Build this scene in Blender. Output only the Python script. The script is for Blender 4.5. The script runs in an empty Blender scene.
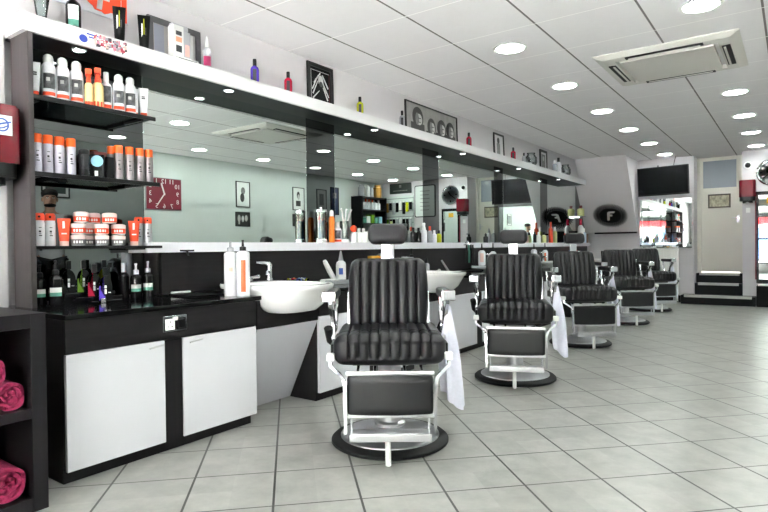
import bpy, bmesh, math, random
from mathutils import Vector, Matrix
random.seed(7)
S = bpy.context.scene
COL = S.collection
PI = math.pi
A = 0.6222          # angle of the view to the long wall

# ------------------------------------------------------------------ materials
def lin(c):
    c = c / 255.0
    return c / 12.92 if c <= 0.04045 else ((c + 0.055) / 1.055) ** 2.4
def rgb(r, g, b): return (lin(r), lin(g), lin(b), 1.0)
MATS = {}
def mat(name, col, rough=0.5, metal=0.0, noise=0.0, nscale=(8, 8, 8), coat=0.0, emit=0.0, bump=0.0, spec=0.5):
    if name in MATS: return MATS[name]
    m = bpy.data.materials.new(name); m.use_nodes = True
    nt = m.node_tree; b = nt.nodes['Principled BSDF']
    c = rgb(*col)
    b.inputs['Base Color'].default_value = c
    b.inputs['Roughness'].default_value = rough
    b.inputs['Metallic'].default_value = metal
    b.inputs['Specular IOR Level'].default_value = spec
    if coat: b.inputs['Coat Weight'].default_value = coat; b.inputs['Coat Roughness'].default_value = 0.08
    if emit:
        b.inputs['Emission Color'].default_value = c; b.inputs['Emission Strength'].default_value = emit
    if noise or bump:
        tc = nt.nodes.new('ShaderNodeTexCoord'); mp = nt.nodes.new('ShaderNodeMapping')
        mp.inputs['Scale'].default_value = nscale
        n = nt.nodes.new('ShaderNodeTexNoise'); n.inputs['Scale'].default_value = 1.0; n.inputs['Detail'].default_value = 6
        nt.links.new(tc.outputs['Object'], mp.inputs[0]); nt.links.new(mp.outputs[0], n.inputs['Vector'])
        if noise:
            r = nt.nodes.new('ShaderNodeMapRange')
            r.inputs['From Min'].default_value = 0.3; r.inputs['From Max'].default_value = 0.7
            r.inputs['To Min'].default_value = 1 - noise; r.inputs['To Max'].default_value = 1 + noise
            mx = nt.nodes.new('ShaderNodeVectorMath'); mx.operation = 'SCALE'
            mx.inputs[0].default_value = c[:3]
            nt.links.new(n.outputs['Fac'], r.inputs['Value']); nt.links.new(r.outputs[0], mx.inputs['Scale'])
            nt.links.new(mx.outputs[0], b.inputs['Base Color'])
        if bump:
            bp = nt.nodes.new('ShaderNodeBump'); bp.inputs['Strength'].default_value = bump; bp.inputs['Distance'].default_value = 0.01
            nt.links.new(n.outputs['Fac'], bp.inputs['Height']); nt.links.new(bp.outputs[0], b.inputs['Normal'])
    MATS[name] = m
    return m

def glass_mat(name, col=(255, 255, 255), gloss=0.12, rough=0.02, tint=1.0):
    m = bpy.data.materials.new(name); m.use_nodes = True; nt = m.node_tree
    for n in list(nt.nodes): nt.nodes.remove(n)
    o = nt.nodes.new('ShaderNodeOutputMaterial'); mx = nt.nodes.new('ShaderNodeMixShader')
    t = nt.nodes.new('ShaderNodeBsdfTransparent'); g = nt.nodes.new('ShaderNodeBsdfGlossy')
    t.inputs['Color'].default_value = rgb(*col); g.inputs['Roughness'].default_value = rough
    fr = nt.nodes.new('ShaderNodeFresnel'); fr.inputs['IOR'].default_value = 1.45
    ad = nt.nodes.new('ShaderNodeMath'); ad.operation = 'ADD'; ad.use_clamp = True; ad.inputs[1].default_value = gloss * 0.3
    nt.links.new(fr.outputs[0], ad.inputs[0])
    nt.links.new(ad.outputs[0], mx.inputs[0]); nt.links.new(t.outputs[0], mx.inputs[1]); nt.links.new(g.outputs[0], mx.inputs[2])
    nt.links.new(mx.outputs[0], o.inputs[0]); MATS[name] = m
    return m

def grid_mat(name, base, line, rough, ax, bx, pitch, aoff, boff, wa, wb, lineb=None, noise=0.06, spec=0.5, coat=0.0):
    """tiles laid on two directions ax, bx (unit vectors) at a pitch, with joints wa and wb wide"""
    m = bpy.data.materials.new(name); m.use_nodes = True; nt = m.node_tree
    b = nt.nodes['Principled BSDF']; b.inputs['Roughness'].default_value = rough
    b.inputs['Specular IOR Level'].default_value = spec
    b.inputs['Coat Weight'].default_value = coat
    tc = nt.nodes.new('ShaderNodeTexCoord')
    def joint(v, off, w):
        d = nt.nodes.new('ShaderNodeVectorMath'); d.operation = 'DOT_PRODUCT'; d.inputs[1].default_value = v
        nt.links.new(tc.outputs['Object'], d.inputs[0])
        s = nt.nodes.new('ShaderNodeMath'); s.operation = 'SUBTRACT'; s.inputs[1].default_value = off - 50 * pitch
        nt.links.new(d.outputs['Value'], s.inputs[0])
        q = nt.nodes.new('ShaderNodeMath'); q.operation = 'DIVIDE'; q.inputs[1].default_value = pitch
        nt.links.new(s.outputs[0], q.inputs[0])
        h = nt.nodes.new('ShaderNodeMath'); h.operation = 'ADD'; h.inputs[1].default_value = 0.5
        nt.links.new(q.outputs[0], h.inputs[0])
        f = nt.nodes.new('ShaderNodeMath'); f.operation = 'FRACT'; nt.links.new(h.outputs[0], f.inputs[0])
        c = nt.nodes.new('ShaderNodeMath'); c.operation = 'SUBTRACT'; c.inputs[1].default_value = 0.5; nt.links.new(f.outputs[0], c.inputs[0])
        a = nt.nodes.new('ShaderNodeMath'); a.operation = 'ABSOLUTE'; nt.links.new(c.outputs[0], a.inputs[0])
        l = nt.nodes.new('ShaderNodeMath'); l.operation = 'LESS_THAN'; l.inputs[1].default_value = w / 2 / pitch
        nt.links.new(a.outputs[0], l.inputs[0])
        fl = nt.nodes.new('ShaderNodeMath'); fl.operation = 'FLOOR'; nt.links.new(h.outputs[0], fl.inputs[0])
        return l, fl
    ja, ia = joint(ax, aoff, wa); jb, ib = joint(bx, boff, wb)
    n = nt.nodes.new('ShaderNodeTexNoise'); n.inputs['Scale'].default_value = 9; n.inputs['Detail'].default_value = 8
    n.inputs['Roughness'].default_value = 0.65
    nt.links.new(tc.outputs['Object'], n.inputs['Vector'])
    cx = nt.nodes.new('ShaderNodeCombineXYZ'); nt.links.new(ia.outputs[0], cx.inputs[0]); nt.links.new(ib.outputs[0], cx.inputs[1])
    wn = nt.nodes.new('ShaderNodeTexWhiteNoise'); wn.noise_dimensions = '3D'; nt.links.new(cx.outputs[0], wn.inputs['Vector'])
    r = nt.nodes.new('ShaderNodeMapRange'); r.inputs['From Min'].default_value = 0.3; r.inputs['From Max'].default_value = 0.7
    r.inputs['To Min'].default_value = 1 - noise; r.inputs['To Max'].default_value = 1 + noise * 0.6
    nt.links.new(n.outputs['Fac'], r.inputs['Value'])
    r2 = nt.nodes.new('ShaderNodeMapRange'); r2.inputs['To Min'].default_value = 1 - noise * 0.5; r2.inputs['To Max'].default_value = 1 + noise * 0.3
    nt.links.new(wn.outputs['Value'], r2.inputs['Value'])
    mu = nt.nodes.new('ShaderNodeMath'); mu.operation = 'MULTIPLY'; nt.links.new(r.outputs[0], mu.inputs[0]); nt.links.new(r2.outputs[0], mu.inputs[1])
    sc = nt.nodes.new('ShaderNodeVectorMath'); sc.operation = 'SCALE'; sc.inputs[0].default_value = rgb(*base)[:3]
    nt.links.new(mu.outputs[0], sc.inputs['Scale'])
    m1 = nt.nodes.new('ShaderNodeMix'); m1.data_type = 'RGBA'; m1.inputs['B'].default_value = rgb(*line)
    m1.inputs[7].default_value = rgb(*line)
    nt.links.new(sc.outputs[0], m1.inputs[6]); nt.links.new(ja.outputs[0], m1.inputs[0])
    m2 = nt.nodes.new('ShaderNodeMix'); m2.data_type = 'RGBA'; m2.inputs[7].default_value = rgb(*(lineb or line))
    nt.links.new(m1.outputs[2], m2.inputs[6]); nt.links.new(jb.outputs[0], m2.inputs[0])
    nt.links.new(m2.outputs[2], b.inputs['Base Color'])
    MATS[name] = m
    return m

# ------------------------------------------------------------------ mesh builder
class MB:
    def __init__(self): self.v = []; self.f = []; self.mi = []; self.mats = []
    def idx(self, m):
        if m not in self.mats: self.mats.append(m)
        return self.mats.index(m)
    def geo(self, vs, fs, m, mx=None):
        o = len(self.v); k = self.idx(m)
        for p in vs: self.v.append(tuple(mx @ Vector(p)) if mx else tuple(p))
        for f in fs: self.f.append([i + o for i in f]); self.mi.append(k)
        return self
    def box(self, x0, x1, y0, y1, z0, z1, m, bev=0.0, mx=None, seg=2):
        bm = bmesh.new(); bmesh.ops.create_cube(bm, size=1)
        for v in bm.verts:
            v.co = Vector(((x0 + x1) / 2 + v.co.x * abs(x1 - x0), (y0 + y1) / 2 + v.co.y * abs(y1 - y0), (z0 + z1) / 2 + v.co.z * abs(z1 - z0)))
        if bev: bmesh.ops.bevel(bm, geom=bm.edges[:], offset=bev, segments=seg, affect='EDGES', profile=0.5)
        return self.frombm(bm, m, mx)
    def frombm(self, bm, m, mx=None):
        bm.verts.index_update()
        vs = [v.co.copy() for v in bm.verts]; fs = [[v.index for v in f.verts] for f in bm.faces]
        bm.free()
        return self.geo(vs, fs, m, mx)
    def lathe(self, prof, m, c=(0, 0, 0), seg=24, mx=None, sx=1, sy=1):
        vs = []; fs = []; n = len(prof)
        for r, z in prof:
            for k in range(seg):
                a = 2 * PI * k / seg
                vs.append((c[0] + r * math.cos(a) * sx, c[1] + r * math.sin(a) * sy, c[2] + z))
        for i in range(n - 1):
            for k in range(seg):
                k2 = (k + 1) % seg
                fs.append((i * seg + k, i * seg + k2, (i + 1) * seg + k2, (i + 1) * seg + k))
        if prof[0][0] > 1e-5: fs.append(tuple(reversed(range(seg))))
        if prof[-1][0] > 1e-5: fs.append(tuple((n - 1) * seg + k for k in range(seg)))
        return self.geo(vs, fs, m, mx)
    def cyl(self, c, r, h, m, seg=24, mx=None, bev=0.0):
        if bev: p = [(0.0001, 0), (r - bev, 0), (r, bev), (r, h - bev), (r - bev, h), (0.0001, h)]
        else: p = [(r, 0), (r, h)]
        return self.lathe(p, m, c, seg, mx)
    def tube(self, path, r, m, seg=10, closed=False, flat=None, mx=None):
        """round (or flat=(w,t) rectangular) bar swept along points"""
        pts = [Vector(p) for p in path]; n = len(pts); vs = []; fs = []
        ref = Vector((0, 0, 1))
        for i, p in enumerate(pts):
            if closed: t = pts[(i + 1) % n] - pts[i - 1]
            else: t = pts[min(i + 1, n - 1)] - pts[max(i - 1, 0)]
            t.normalize()
            rf = ref if abs(t.dot(ref)) < 0.95 else Vector((1, 0, 0))
            if flat: rf = Vector(flat[2])
            a = t.cross(rf)
            if a.length < 1e-6: a = t.orthogonal()
            a.normalize(); b = a.cross(t).normalized()
            rr = r[i] if isinstance(r, (list, tuple)) else r
            if flat:
                w, th = flat[0] / 2, flat[1] / 2
                for s1, s2 in ((-1, -1), (1, -1), (1, 1), (-1, 1)): vs.append(p + a * th * s1 + b * w * s2)
            else:
                for k in range(seg):
                    an = 2 * PI * k / seg
                    vs.append(p + a * rr * math.cos(an) + b * rr * math.sin(an))
        sg = 4 if flat else seg
        for i in range(n if closed else n - 1):
            j = (i + 1) % n
            for k in range(sg):
                k2 = (k + 1) % sg
                fs.append((i * sg + k, i * sg + k2, j * sg + k2, j * sg + k))
        if not closed:
            fs.append(tuple(reversed(range(sg)))); fs.append(tuple((n - 1) * sg + k for k in range(sg)))
        return self.geo(vs, fs, m, mx)
    def prism(self, poly, lo, hi, m, axis=2, mx=None):
        """polygon (2D) extruded along an axis from lo to hi; axis 0: (y,z), 1: (x,z), 2: (x,y)"""
        n = len(poly)
        def P(q, h):
            return {0: (h, q[0], q[1]), 1: (q[0], h, q[1]), 2: (q[0], q[1], h)}[axis]
        vs = [P(q, lo) for q in poly] + [P(q, hi) for q in poly]
        fs = [tuple(reversed(range(n))), tuple(range(n, 2 * n))]
        fs += [(i, (i + 1) % n, n + (i + 1) % n, n + i) for i in range(n)]
        return self.geo(vs, fs, m, mx)
    def sphere(self, c, r, m, seg=16, rings=10, sc=(1, 1, 1), mx=None):
        pr = [(max(1e-4, r * math.sin(PI * i / rings)), -r * math.cos(PI * i / rings)) for i in range(rings + 1)]
        vs = []; fs = []
        for q, z in pr:
            for k in range(seg):
                a = 2 * PI * k / seg
                vs.append((c[0] + q * math.cos(a) * sc[0], c[1] + q * math.sin(a) * sc[1], c[2] + z * sc[2]))
        for i in range(rings):
            for k in range(seg):
                k2 = (k + 1) % seg
                fs.append((i * seg + k, i * seg + k2, (i + 1) * seg + k2, (i + 1) * seg + k))
        return self.geo(vs, fs, m, mx)
    def text(self, s, size, m, mx, ex=0.001):
        cu = bpy.data.curves.new('t', 'FONT'); cu.body = s; cu.size = size; cu.align_x = 'CENTER'; cu.align_y = 'CENTER'; cu.extrude = ex
        cu.resolution_u = 2
        o = bpy.data.objects.new('t', cu); COL.objects.link(o)
        dg = bpy.context.evaluated_depsgraph_get()
        me = bpy.data.meshes.new_from_object(o.evaluated_get(dg))
        self.geo([v.co.copy() for v in me.vertices], [list(p.vertices) for p in me.polygons], m, mx)
        bpy.data.objects.remove(o); bpy.data.curves.remove(cu); bpy.data.meshes.remove(me)
        return self
    def build(self, name, parent=None, smooth=True, angle=40, loc=None):
        me = bpy.data.meshes.new(name)
        me.from_pydata(self.v, [], self.f)
        for m in self.mats: me.materials.append(m)
        me.polygons.foreach_set('material_index', self.mi)
        bm = bmesh.new(); bm.from_mesh(me); bmesh.ops.recalc_face_normals(bm, faces=bm.faces[:]); bm.to_mesh(me); bm.free()
        if smooth:
            me.polygons.foreach_set('use_smooth', [True] * len(me.polygons))
            # area-weighted corner normals, split where faces meet at more than the angle
            fn = [p.normal.copy() for p in me.polygons]; fa = [max(p.area, 1e-12) for p in me.polygons]
            inc = [[] for _ in me.vertices]
            for p in me.polygons:
                for v in p.vertices: inc[v].append(p.index)
            ca = math.cos(math.radians(angle)); nn = []
            for p in me.polygons:
                n0 = fn[p.index]
                for v in p.vertices:
                    acc = Vector((0, 0, 0))
                    for q in inc[v]:
                        if fn[q].dot(n0) >= ca: acc += fn[q] * fa[q]
                    nn.append(acc.normalized() if acc.length > 0 else n0)
            me.normals_split_custom_set(nn)
        me.update()
        o = bpy.data.objects.new(name, me); COL.objects.link(o)
        if parent: o.parent = parent
        if loc: o.location = loc
        return o

def tag(o, label, cat, group=None, kind=None):
    o['label'] = label; o['category'] = cat
    if group: o['group'] = group
    if kind: o['kind'] = kind
    return o
def thing(name, label, cat, loc=(0, 0, 0), rz=0.0, group=None):
    o = bpy.data.objects.new(name, None); COL.objects.link(o)
    o.location = loc; o.rotation_euler = (0, 0, rz); o.empty_display_size = 0.05
    return tag(o, label, cat, group)
def struct(name, mb, label, cat, parent=None):
    o = mb.build(name, parent, angle=30)
    o['kind'] = 'structure'
    if parent is None: o['label'] = label; o['category'] = cat
    return o
def dup(root, loc, rz, label):
    r = root.copy(); COL.objects.link(r); r.location = loc; r.rotation_euler = (0, 0, rz); r['label'] = label
    for ch in list(root.children):
        c = ch.copy(); COL.objects.link(c); c.parent = r; c.matrix_parent_inverse = ch.matrix_parent_inverse
        for g in list(ch.children):
            d = g.copy(); COL.objects.link(d); d.parent = c
    return r

# palette
LEATHER = mat('black leather', (17, 15, 20), 0.33, noise=0.15, nscale=(30, 30, 30), spec=0.5)
LEATHER2 = mat('grey black leather', (24, 22, 27), 0.36, noise=0.12, nscale=(20, 20, 20), spec=0.4)
CHROME = mat('chrome', (225, 226, 230), 0.1, 1.0)
STEEL = mat('brushed aluminium', (205, 205, 208), 0.3, 0.9)
CAST = mat('worn polished casting', (176, 176, 180), 0.28, 0.85, noise=0.1)
RUBBER = mat('black rubber', (28, 28, 29), 0.55, spec=0.25, noise=0.2, nscale=(25, 25, 25))
WOOD = mat('dark wenge board', (27, 23, 26), 0.45, noise=0.3, nscale=(60, 3, 60), spec=0.3)
WOODV = mat('dark wenge board upright', (24, 20, 23), 0.45, noise=0.25, nscale=(50, 50, 3), spec=0.3)
WOODH = mat('dark taupe end panel', (62, 56, 57), 0.5, noise=0.12, nscale=(40, 40, 3))
GLOSSBLK = mat('black gloss worktop', (10, 10, 12), 0.1, spec=0.4, noise=0.2, nscale=(20, 20, 20))
BLACK = mat('black plastic', (11, 11, 13), 0.32, spec=0.35)
MATTBLK = mat('matt black', (9, 9, 10), 0.55, spec=0.2)
WHITE = mat('white laminate', (224, 224, 230), 0.25)
WHITEP = mat('white plastic', (238, 238, 236), 0.35)
KNEE = mat('pale grey laminate', (214, 214, 222), 0.3)
CERAM = mat('white ceramic', (244, 244, 244), 0.08, coat=0.5)
WALL = mat('pale grey wall paint', (203, 199, 202), 0.6, noise=0.015, nscale=(2, 2, 2))
WALLG = mat('grey green wall paint', (206, 212, 209), 0.6, noise=0.02, nscale=(2, 2, 2))
CREAM = mat('cream gloss paint', (216, 214, 202), 0.3, noise=0.02, nscale=(3, 3, 3))
MIRROR = mat('mirror silver', (232, 241, 237), 0.0, 1.0)
SMOKE = mat('smoked mirror', (116, 120, 120), 0.0, 1.0)
ORANGE = mat('orange plastic', (240, 96, 24), 0.35)
ORANGER = mat('red orange plastic', (235, 72, 30), 0.35)
SILVERC = mat('silver can lacquer', (176, 176, 182), 0.3, 0.6)
WHITEC = mat('white can lacquer', (226, 226, 230), 0.3)
GREYPRINT = mat('grey printed picture', (80, 80, 84), 0.4, noise=0.9, nscale=(45, 45, 30))
DKPRINT = mat('dark print', (52, 52, 56), 0.5)
TRANSW = mat('frosted plastic', (216, 216, 214), 0.3)
PAPER = mat('white paper', (232, 232, 230), 0.7)
REDPL = mat('translucent red plastic', (104, 5, 24), 0.15)
PINKT = mat('magenta towelling', (160, 40, 84), 0.95, noise=0.25, nscale=(90, 90, 90), bump=0.6)
TOWEL = mat('white towelling', (222, 222, 236), 0.95, noise=0.04, nscale=(60, 60, 60), bump=0.3)
GLASS = glass_mat('clear glass', (238, 244, 242), 0.2)
SMGLASS = glass_mat('smoked acrylic', (70, 72, 74), 0.3)
PANE = glass_mat('window glass', (246, 250, 248), 0.05)

# ------------------------------------------------------------------ setting
W = 1.55      # right wall
B = 11.0      # back wall
FY = -1.6     # shop front
CZ = 2.5      # ceiling
c45 = math.sqrt(0.5)
TILE = grid_mat('floor tiles laid diagonally', (162, 162, 157), (40, 38, 36), 0.3, (c45, c45, 0), (-c45, c45, 0), 0.3447, -1.110, 2.602, 0.0095, 0.0068, noise=0.18)
CEIL = grid_mat('suspended ceiling tiles', (233, 231, 233), (120, 116, 116), 0.7, (1, 0, 0), (0, 1, 0), 0.63, -0.16, 3.76, 0.014, 0.009, lineb=(255, 254, 253), noise=0.015, spec=0.2)
struct('floor', MB().box(-3.3, W + .1, FY, B + .6, -.1, 0, TILE), 'grey stone tiles laid diagonally with dark joints', 'floor')
struct('ceiling', MB().box(-3.3, W + .1, FY, B + .6, CZ, CZ + .1, CEIL), 'white suspended ceiling in square tiles', 'ceiling')
struct('wall_left', MB().box(-3.34, -3.2, FY, B + .6, 0, CZ, WALL).box(-3.2, -3.12, FY, 1.2, 0, CZ, WALL).box(-3.2, -3.12, 1.2, 10.95, 2.06, CZ, WALL), 'pale grey long wall carrying the mirrors', 'wall')
struct('wall_right', MB().box(W, W + .1, FY, B + .6, 0, CZ, WALLG), 'pale green grey wall hung with pictures, seen in mirror', 'wall')
wb = MB().box(-3.2, -1.39, B, B + .1, 0, CZ, WALL).box(-.69, W, B, B + .1, 0, CZ, WALL)
wb.box(-1.45, -1.39, B + .1, B + .5, 0, CZ, WALL).box(-.69, -.63, B + .1, B + .5, 0, CZ, WALL)
struct('wall_back', wb, 'pale grey end wall with the doorway', 'wall')
wf = MB().box(-3.3, -3.0, FY - .12, FY, 0, CZ, WALL).box(1.35, W + .1, FY - .12, FY, 0, CZ, WALL)
wf.box(-3.0, 1.35, FY - .12, FY, 2.32, CZ, WALL).box(-3.0, -.2, FY - .12, FY, 0, .3, WALL)
struct('wall_front', wf, 'street side wall around the shop window, seen in mirror', 'wall')
ALU = mat('grey window frame', (88, 92, 98), 0.4, 0.3)
w1 = MB()
for x in (-3.0, -1.62, -.25): w1.box(x, x + .05, FY - .09, FY - .03, .3, 2.32, ALU)
w1.box(-3.0, -.2, FY - .09, FY - .03, .3, .35, ALU).box(-3.0, -.2, FY - .09, FY - .03, 2.27, 2.32, ALU)
wo = struct('window_1', w1, 'shop window in grey frame facing the street', 'window')
p = MB().box(-2.95, -.25, FY - .064, FY - .056, .35, 2.27, PANE).build('pane', wo); p['kind'] = 'structure'
d2 = MB()
for x in (-.2, .52, 1.29): d2.box(x, x + .06, FY - .09, FY - .03, 0, 2.32, ALU)
d2.box(-.2, 1.35, FY - .09, FY - .03, 2.26, 2.32, ALU).box(-.2, 1.35, FY - .09, FY - .03, 0, .12, ALU)
do = struct('door_2', d2, 'glazed street entrance in grey frame', 'door')
p = MB().box(-.14, 1.29, FY - .064, FY - .056, .12, 2.26, PANE).build('pane', do); p['kind'] = 'structure'

# sloping underside of the stairs at the far end of the mirrors
YS = lambda z: 10.1 + (2.5 - z) * 0.695
bk = MB().prism([(10.1, 2.5), (YS(1.235), 1.235), (11.0, 1.235), (11.0, 2.5)], -3.2, -2.28, WALL, axis=0)
struct('trim_1', bk, 'sloping grey boxing under the stairs bearing the black starburst emblem', 'boxing')
struct('trim_2', MB().box(-3.02, -2.29, 10.93, 11.0, 1.205, 1.235, MATTBLK), 'thin black strip along the foot of the sloping boxing', 'trim')
struct('baseboard_back', MB().box(-2.9, -1.6, B - .02, B, 0, .12, MATTBLK).box(-.52, W, B - .02, B, 0, .12, MATTBLK), 'black skirting at the foot of the end wall', 'baseboard')

# inner door up the steps
dr = MB().box(-1.33, -.75, 11.43, 11.47, .52, 1.92, CREAM, .003)
dr.box(-1.33, -.75, 11.43, 11.47, 1.92, 1.97, CREAM).box(-1.33, -1.30, 11.43, 11.47, 1.97, 2.44, CREAM).box(-.80, -.75, 11.43, 11.47, 1.97, 2.44, CREAM).box(-1.33, -.75, 11.43, 11.47, 2.44, 2.5, CREAM)
door = struct('door_1', dr, 'cream door with frosted upper pane at top of the steps', 'door')
o = MB().box(-1.39, -1.33, 11.4, 11.5, .5, 2.5, CREAM).box(-.75, -.69, 11.4, 11.5, .5, 2.5, CREAM).build('door_frame', door); o['kind'] = 'structure'
o = MB().box(-1.3, -.8, 11.445, 11.455, 1.97, 2.44, mat('frosted blue grey glass', (150, 158, 166), 0.12)).build('pane', door); o['kind'] = 'structure'; o['label'] = 'blue grey glass pane over the door'
o = MB().tube([(-.78, 11.43, 1.44), (-.78, 11.39, 1.44), (-.87, 11.385, 1.44)], .008, STEEL).box(-.8, -.76, 11.42, 11.43, 1.36, 1.49, STEEL).build('door_handle', door); o['kind'] = 'structure'
# steps
st = thing('door_steps', 'black steps with pale nosings leading up to cream door', 'steps', (0, 0, 0))
NOSE = mat('pale step nosing', (190, 188, 184), 0.5); STEPB = mat('black step covering', (14, 15, 17), 0.5, spec=0.2)
for (x0, x1, y0, y1, z0, z1) in ((-1.56, -.5, 10.72, 10.998, 0, .15), (-1.385, -.695, 11.0, 11.18, 0, .34), (-1.385, -.695, 11.18, 11.398, 0, .5)):
    MB().box(x0, x1, y0, y1, z0, z1, STEPB, .008).build('step', st)
    MB().box(x0 + .05, x1 - .05, y0 - .006, y0 + .05, z1 - .034, z1 + .006, NOSE, .003).build('nosing', st)

# ------------------------------------------------------------------ ceiling fittings
LAMP = bpy.data.materials.new('lamp glow'); LAMP.use_nodes = True
_n = LAMP.node_tree; _b = _n.nodes['Principled BSDF']; _b.inputs['Base Color'].default_value = (1, 1, 1, 1)
_b.inputs['Emission Color'].default_value = (0.93, 1.0, 0.955, 1); _b.inputs['Emission Strength'].default_value = 32.0
SPOTM = bpy.data.materials.new('small lamp glow'); SPOTM.use_nodes = True
_b = SPOTM.node_tree.nodes['Principled BSDF']; _b.inputs['Emission Color'].default_value = (0.9, 0.97, 1.0, 1); _b.inputs['Emission Strength'].default_value = 12.0
RING = mat('white lamp ring', (226, 228, 224), 0.35)
ordn = ['added nearest the street', 'added second from street', 'third from the street', 'fourth from the street', 'fifth from the street', 'sixth from the street', 'seventh from the street', 'farthest from the street']
lamp0 = thing('ceiling_downlight', 'x', 'ceiling light', (0, 0, 0), 0, 'round downlights in the ceiling')
MB().lathe([(.100, 0), (.104, -.006), (.122, -.008), (.128, -.003), (.128, 0)], RING, seg=40).build('trim_ring', lamp0)
MB().lathe([(.0001, -.0015), (.1, -.0015)], LAMP, seg=40).build('diffuser', lamp0)
first = True
for x, rowname, ks in ((-1.75, 'in the ceiling row above the barber chairs', range(-2, 6)), (-.475, 'in the middle ceiling row holding the air conditioner', [-2, -1, 0, 2, 3, 4, 5]), (.885, 'in the ceiling row along the picture wall', range(-2, 6))):  # first two of each row lie out of view, added to brighten the front
    ks = list(ks)
    for q, k in enumerate(ks):
        nm = 'farthest from the street' if q == len(ks) - 1 else ordn[q]
        lb = 'round white downlight %s %s' % (nm, rowname)
        loc = (x, 4.11 + 1.276 * k, CZ)
        if first: lamp0.location = loc; lamp0['label'] = lb; first = False
        else: dup(lamp0, loc, 0, lb)
# air conditioning cassette
ac = thing('air_conditioner', 'square white ceiling cassette air conditioner with four vents', 'air conditioner', (-.81, 5.2, CZ))
ACW = mat('ivory air conditioner plastic', (206, 204, 198), 0.4)
m_ = MB()
h1, h2 = .5, .36
ring = []
for s, z in ((.5, 0), (.5, -.006), (.44, -.03), (.36, -.034), (.36, -.02), (.355, 0)):
    ring.append([(-s, -s, z), (s, -s, z), (s, s, z), (-s, s, z)])
vs = [q for r in ring for q in r]; fs = []
for i in range(len(ring) - 1):
    for k in range(4): fs.append((i * 4 + k, i * 4 + (k + 1) % 4, (i + 1) * 4 + (k + 1) % 4, (i + 1) * 4 + k))
m_.geo(vs, fs, ACW).build('surround', ac, angle=15)
MB().box(-.33, .33, -.33, .33, -.04, -.012, ACW, .004).build('grille_panel', ac)
for k in range(4):
    mx = Matrix.Rotation(k * PI / 2, 4, 'Z')
    v = MB().box(-.27, .27, .375, .43, -.0375, -.03, MATTBLK, 0, mx).box(-.25, .25, .385, .4, -.042, -.034, ACW, 0, mx @ Matrix.Rotation(0, 4, 'X'))
    v.build('vent', ac)

# ------------------------------------------------------------------ long wall: mirrors, shelf, ledge
MX0, MX1 = -3.2, -3.185
mz0, mz1 = 1.045, 2.06
mname = ['nearest the glass shelves', 'second from the glass shelves', 'third from the glass shelves', 'fourth from the glass shelves', 'beside the sloping boxing']
for i, (a, b) in enumerate(((1.965, 3.385), (3.73, 5.155), (5.49, 6.92), (7.205, 8.59), (8.9, 10.33))):
    if i < 4: mb = MB().box(MX0, MX1, a, b, mz0, mz1, MIRROR, .002)
    else: mb = MB().prism([(a, mz0), (b, mz0), (b, 2.06), (a, 2.06)], MX0, MX1, MIRROR, axis=0)
    tag(mb.build('wall_mirror'), 'large clear wall mirror panel over the white ledge, ' + mname[i], 'mirror', 'clear mirror panels on the long wall')
sname = ['behind the first barber chair', 'third along from the glass shelves', 'fourth along from the glass shelves', 'fifth along from the glass shelves']
tag(MB().box(MX0, MX1, 1.262, 1.963, .74, mz1, SMOKE, .001).build('smoked_mirror'), 'wide smoked mirror panel behind the black product shelves', 'mirror', 'smoked mirror strips')
for i, (a, b) in enumerate(((3.387, 3.728), (5.157, 5.488), (6.922, 7.203), (8.592, 8.898))):
    tag(MB().box(MX0, MX1, a, b, mz0, mz1, SMOKE, .001).build('smoked_mirror'), 'narrow smoked mirror strip between clear panels, %s' % ('directly under the dark framed print' if i == 0 else sname[i]), 'mirror', 'smoked mirror strips')
e = MB().prism([(10.332, 1.05), (YS(1.235) - .02, 1.05), (YS(1.235) - .02, 1.2), (YS(2.06) - .02, 2.06), (10.332, 2.06)], MX0, MX1, SMOKE, axis=0)
tag(e.build('smoked_mirror'), 'last smoked mirror strip with slanted edge beside the sloping boxing', 'mirror', 'smoked mirror strips')

# upper display shelf
FASC = mat('white fascia', (208, 207, 208), 0.35)
sh = thing('display_shelf', 'long white high shelf with black underside over the mirrors', 'shelf', (0, 0, 0))
MB().box(-2.953, -2.93, 1.205, 10.1, 2.042, 2.127, FASC, .002).box(-3.12, -2.953, 1.205, 1.228, 2.042, 2.127, FASC).build('fascia', sh)
MB().box(-3.12, -2.953, 1.228, 10.1, 2.107, 2.125, FASC).build('top_board', sh)
MB().box(-3.185, -2.953, 1.232, 10.1, 2.046, 2.058, mat('dull black underside', (7, 7, 8), .4, spec=.25)).build('underside', sh)
sp0 = thing('shelf_spotlight', 'x', 'spotlight', (0, 0, 0), 0, 'spotlights under the high shelf')
MB().lathe([(.026, 0), (.028, -.004), (.036, -.005), (.038, 0)], CHROME, seg=24).build('trim_ring', sp0)
MB().lathe([(.0001, -.002), (.027, -.002)], SPOTM, seg=24).build('lens', sp0)
sn = ['over the topmost product cans', 'over the white pump bottles', 'over the first chair', 'over the second chair', 'next to last before the boxing', 'last before the boxing']
for i, y in enumerate((1.515, 2.49, 4.1, 5.76, 7.37, 8.98)):
    lb = 'small round spotlight in black underside of high shelf, ' + sn[i]
    if i == 0: sp0.location = (-3.03, y, 2.046); sp0['label'] = lb
    else: dup(sp0, (-3.03, y, 2.046), 0, lb)
# end panel of the shelf unit
tag(MB().box(-3.12, -2.935, 1.228, 1.252, .728, 2.042, WOODH, .002).build('end_panel'), 'tall dark taupe upright board at left end of product shelves', 'panel')

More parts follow.
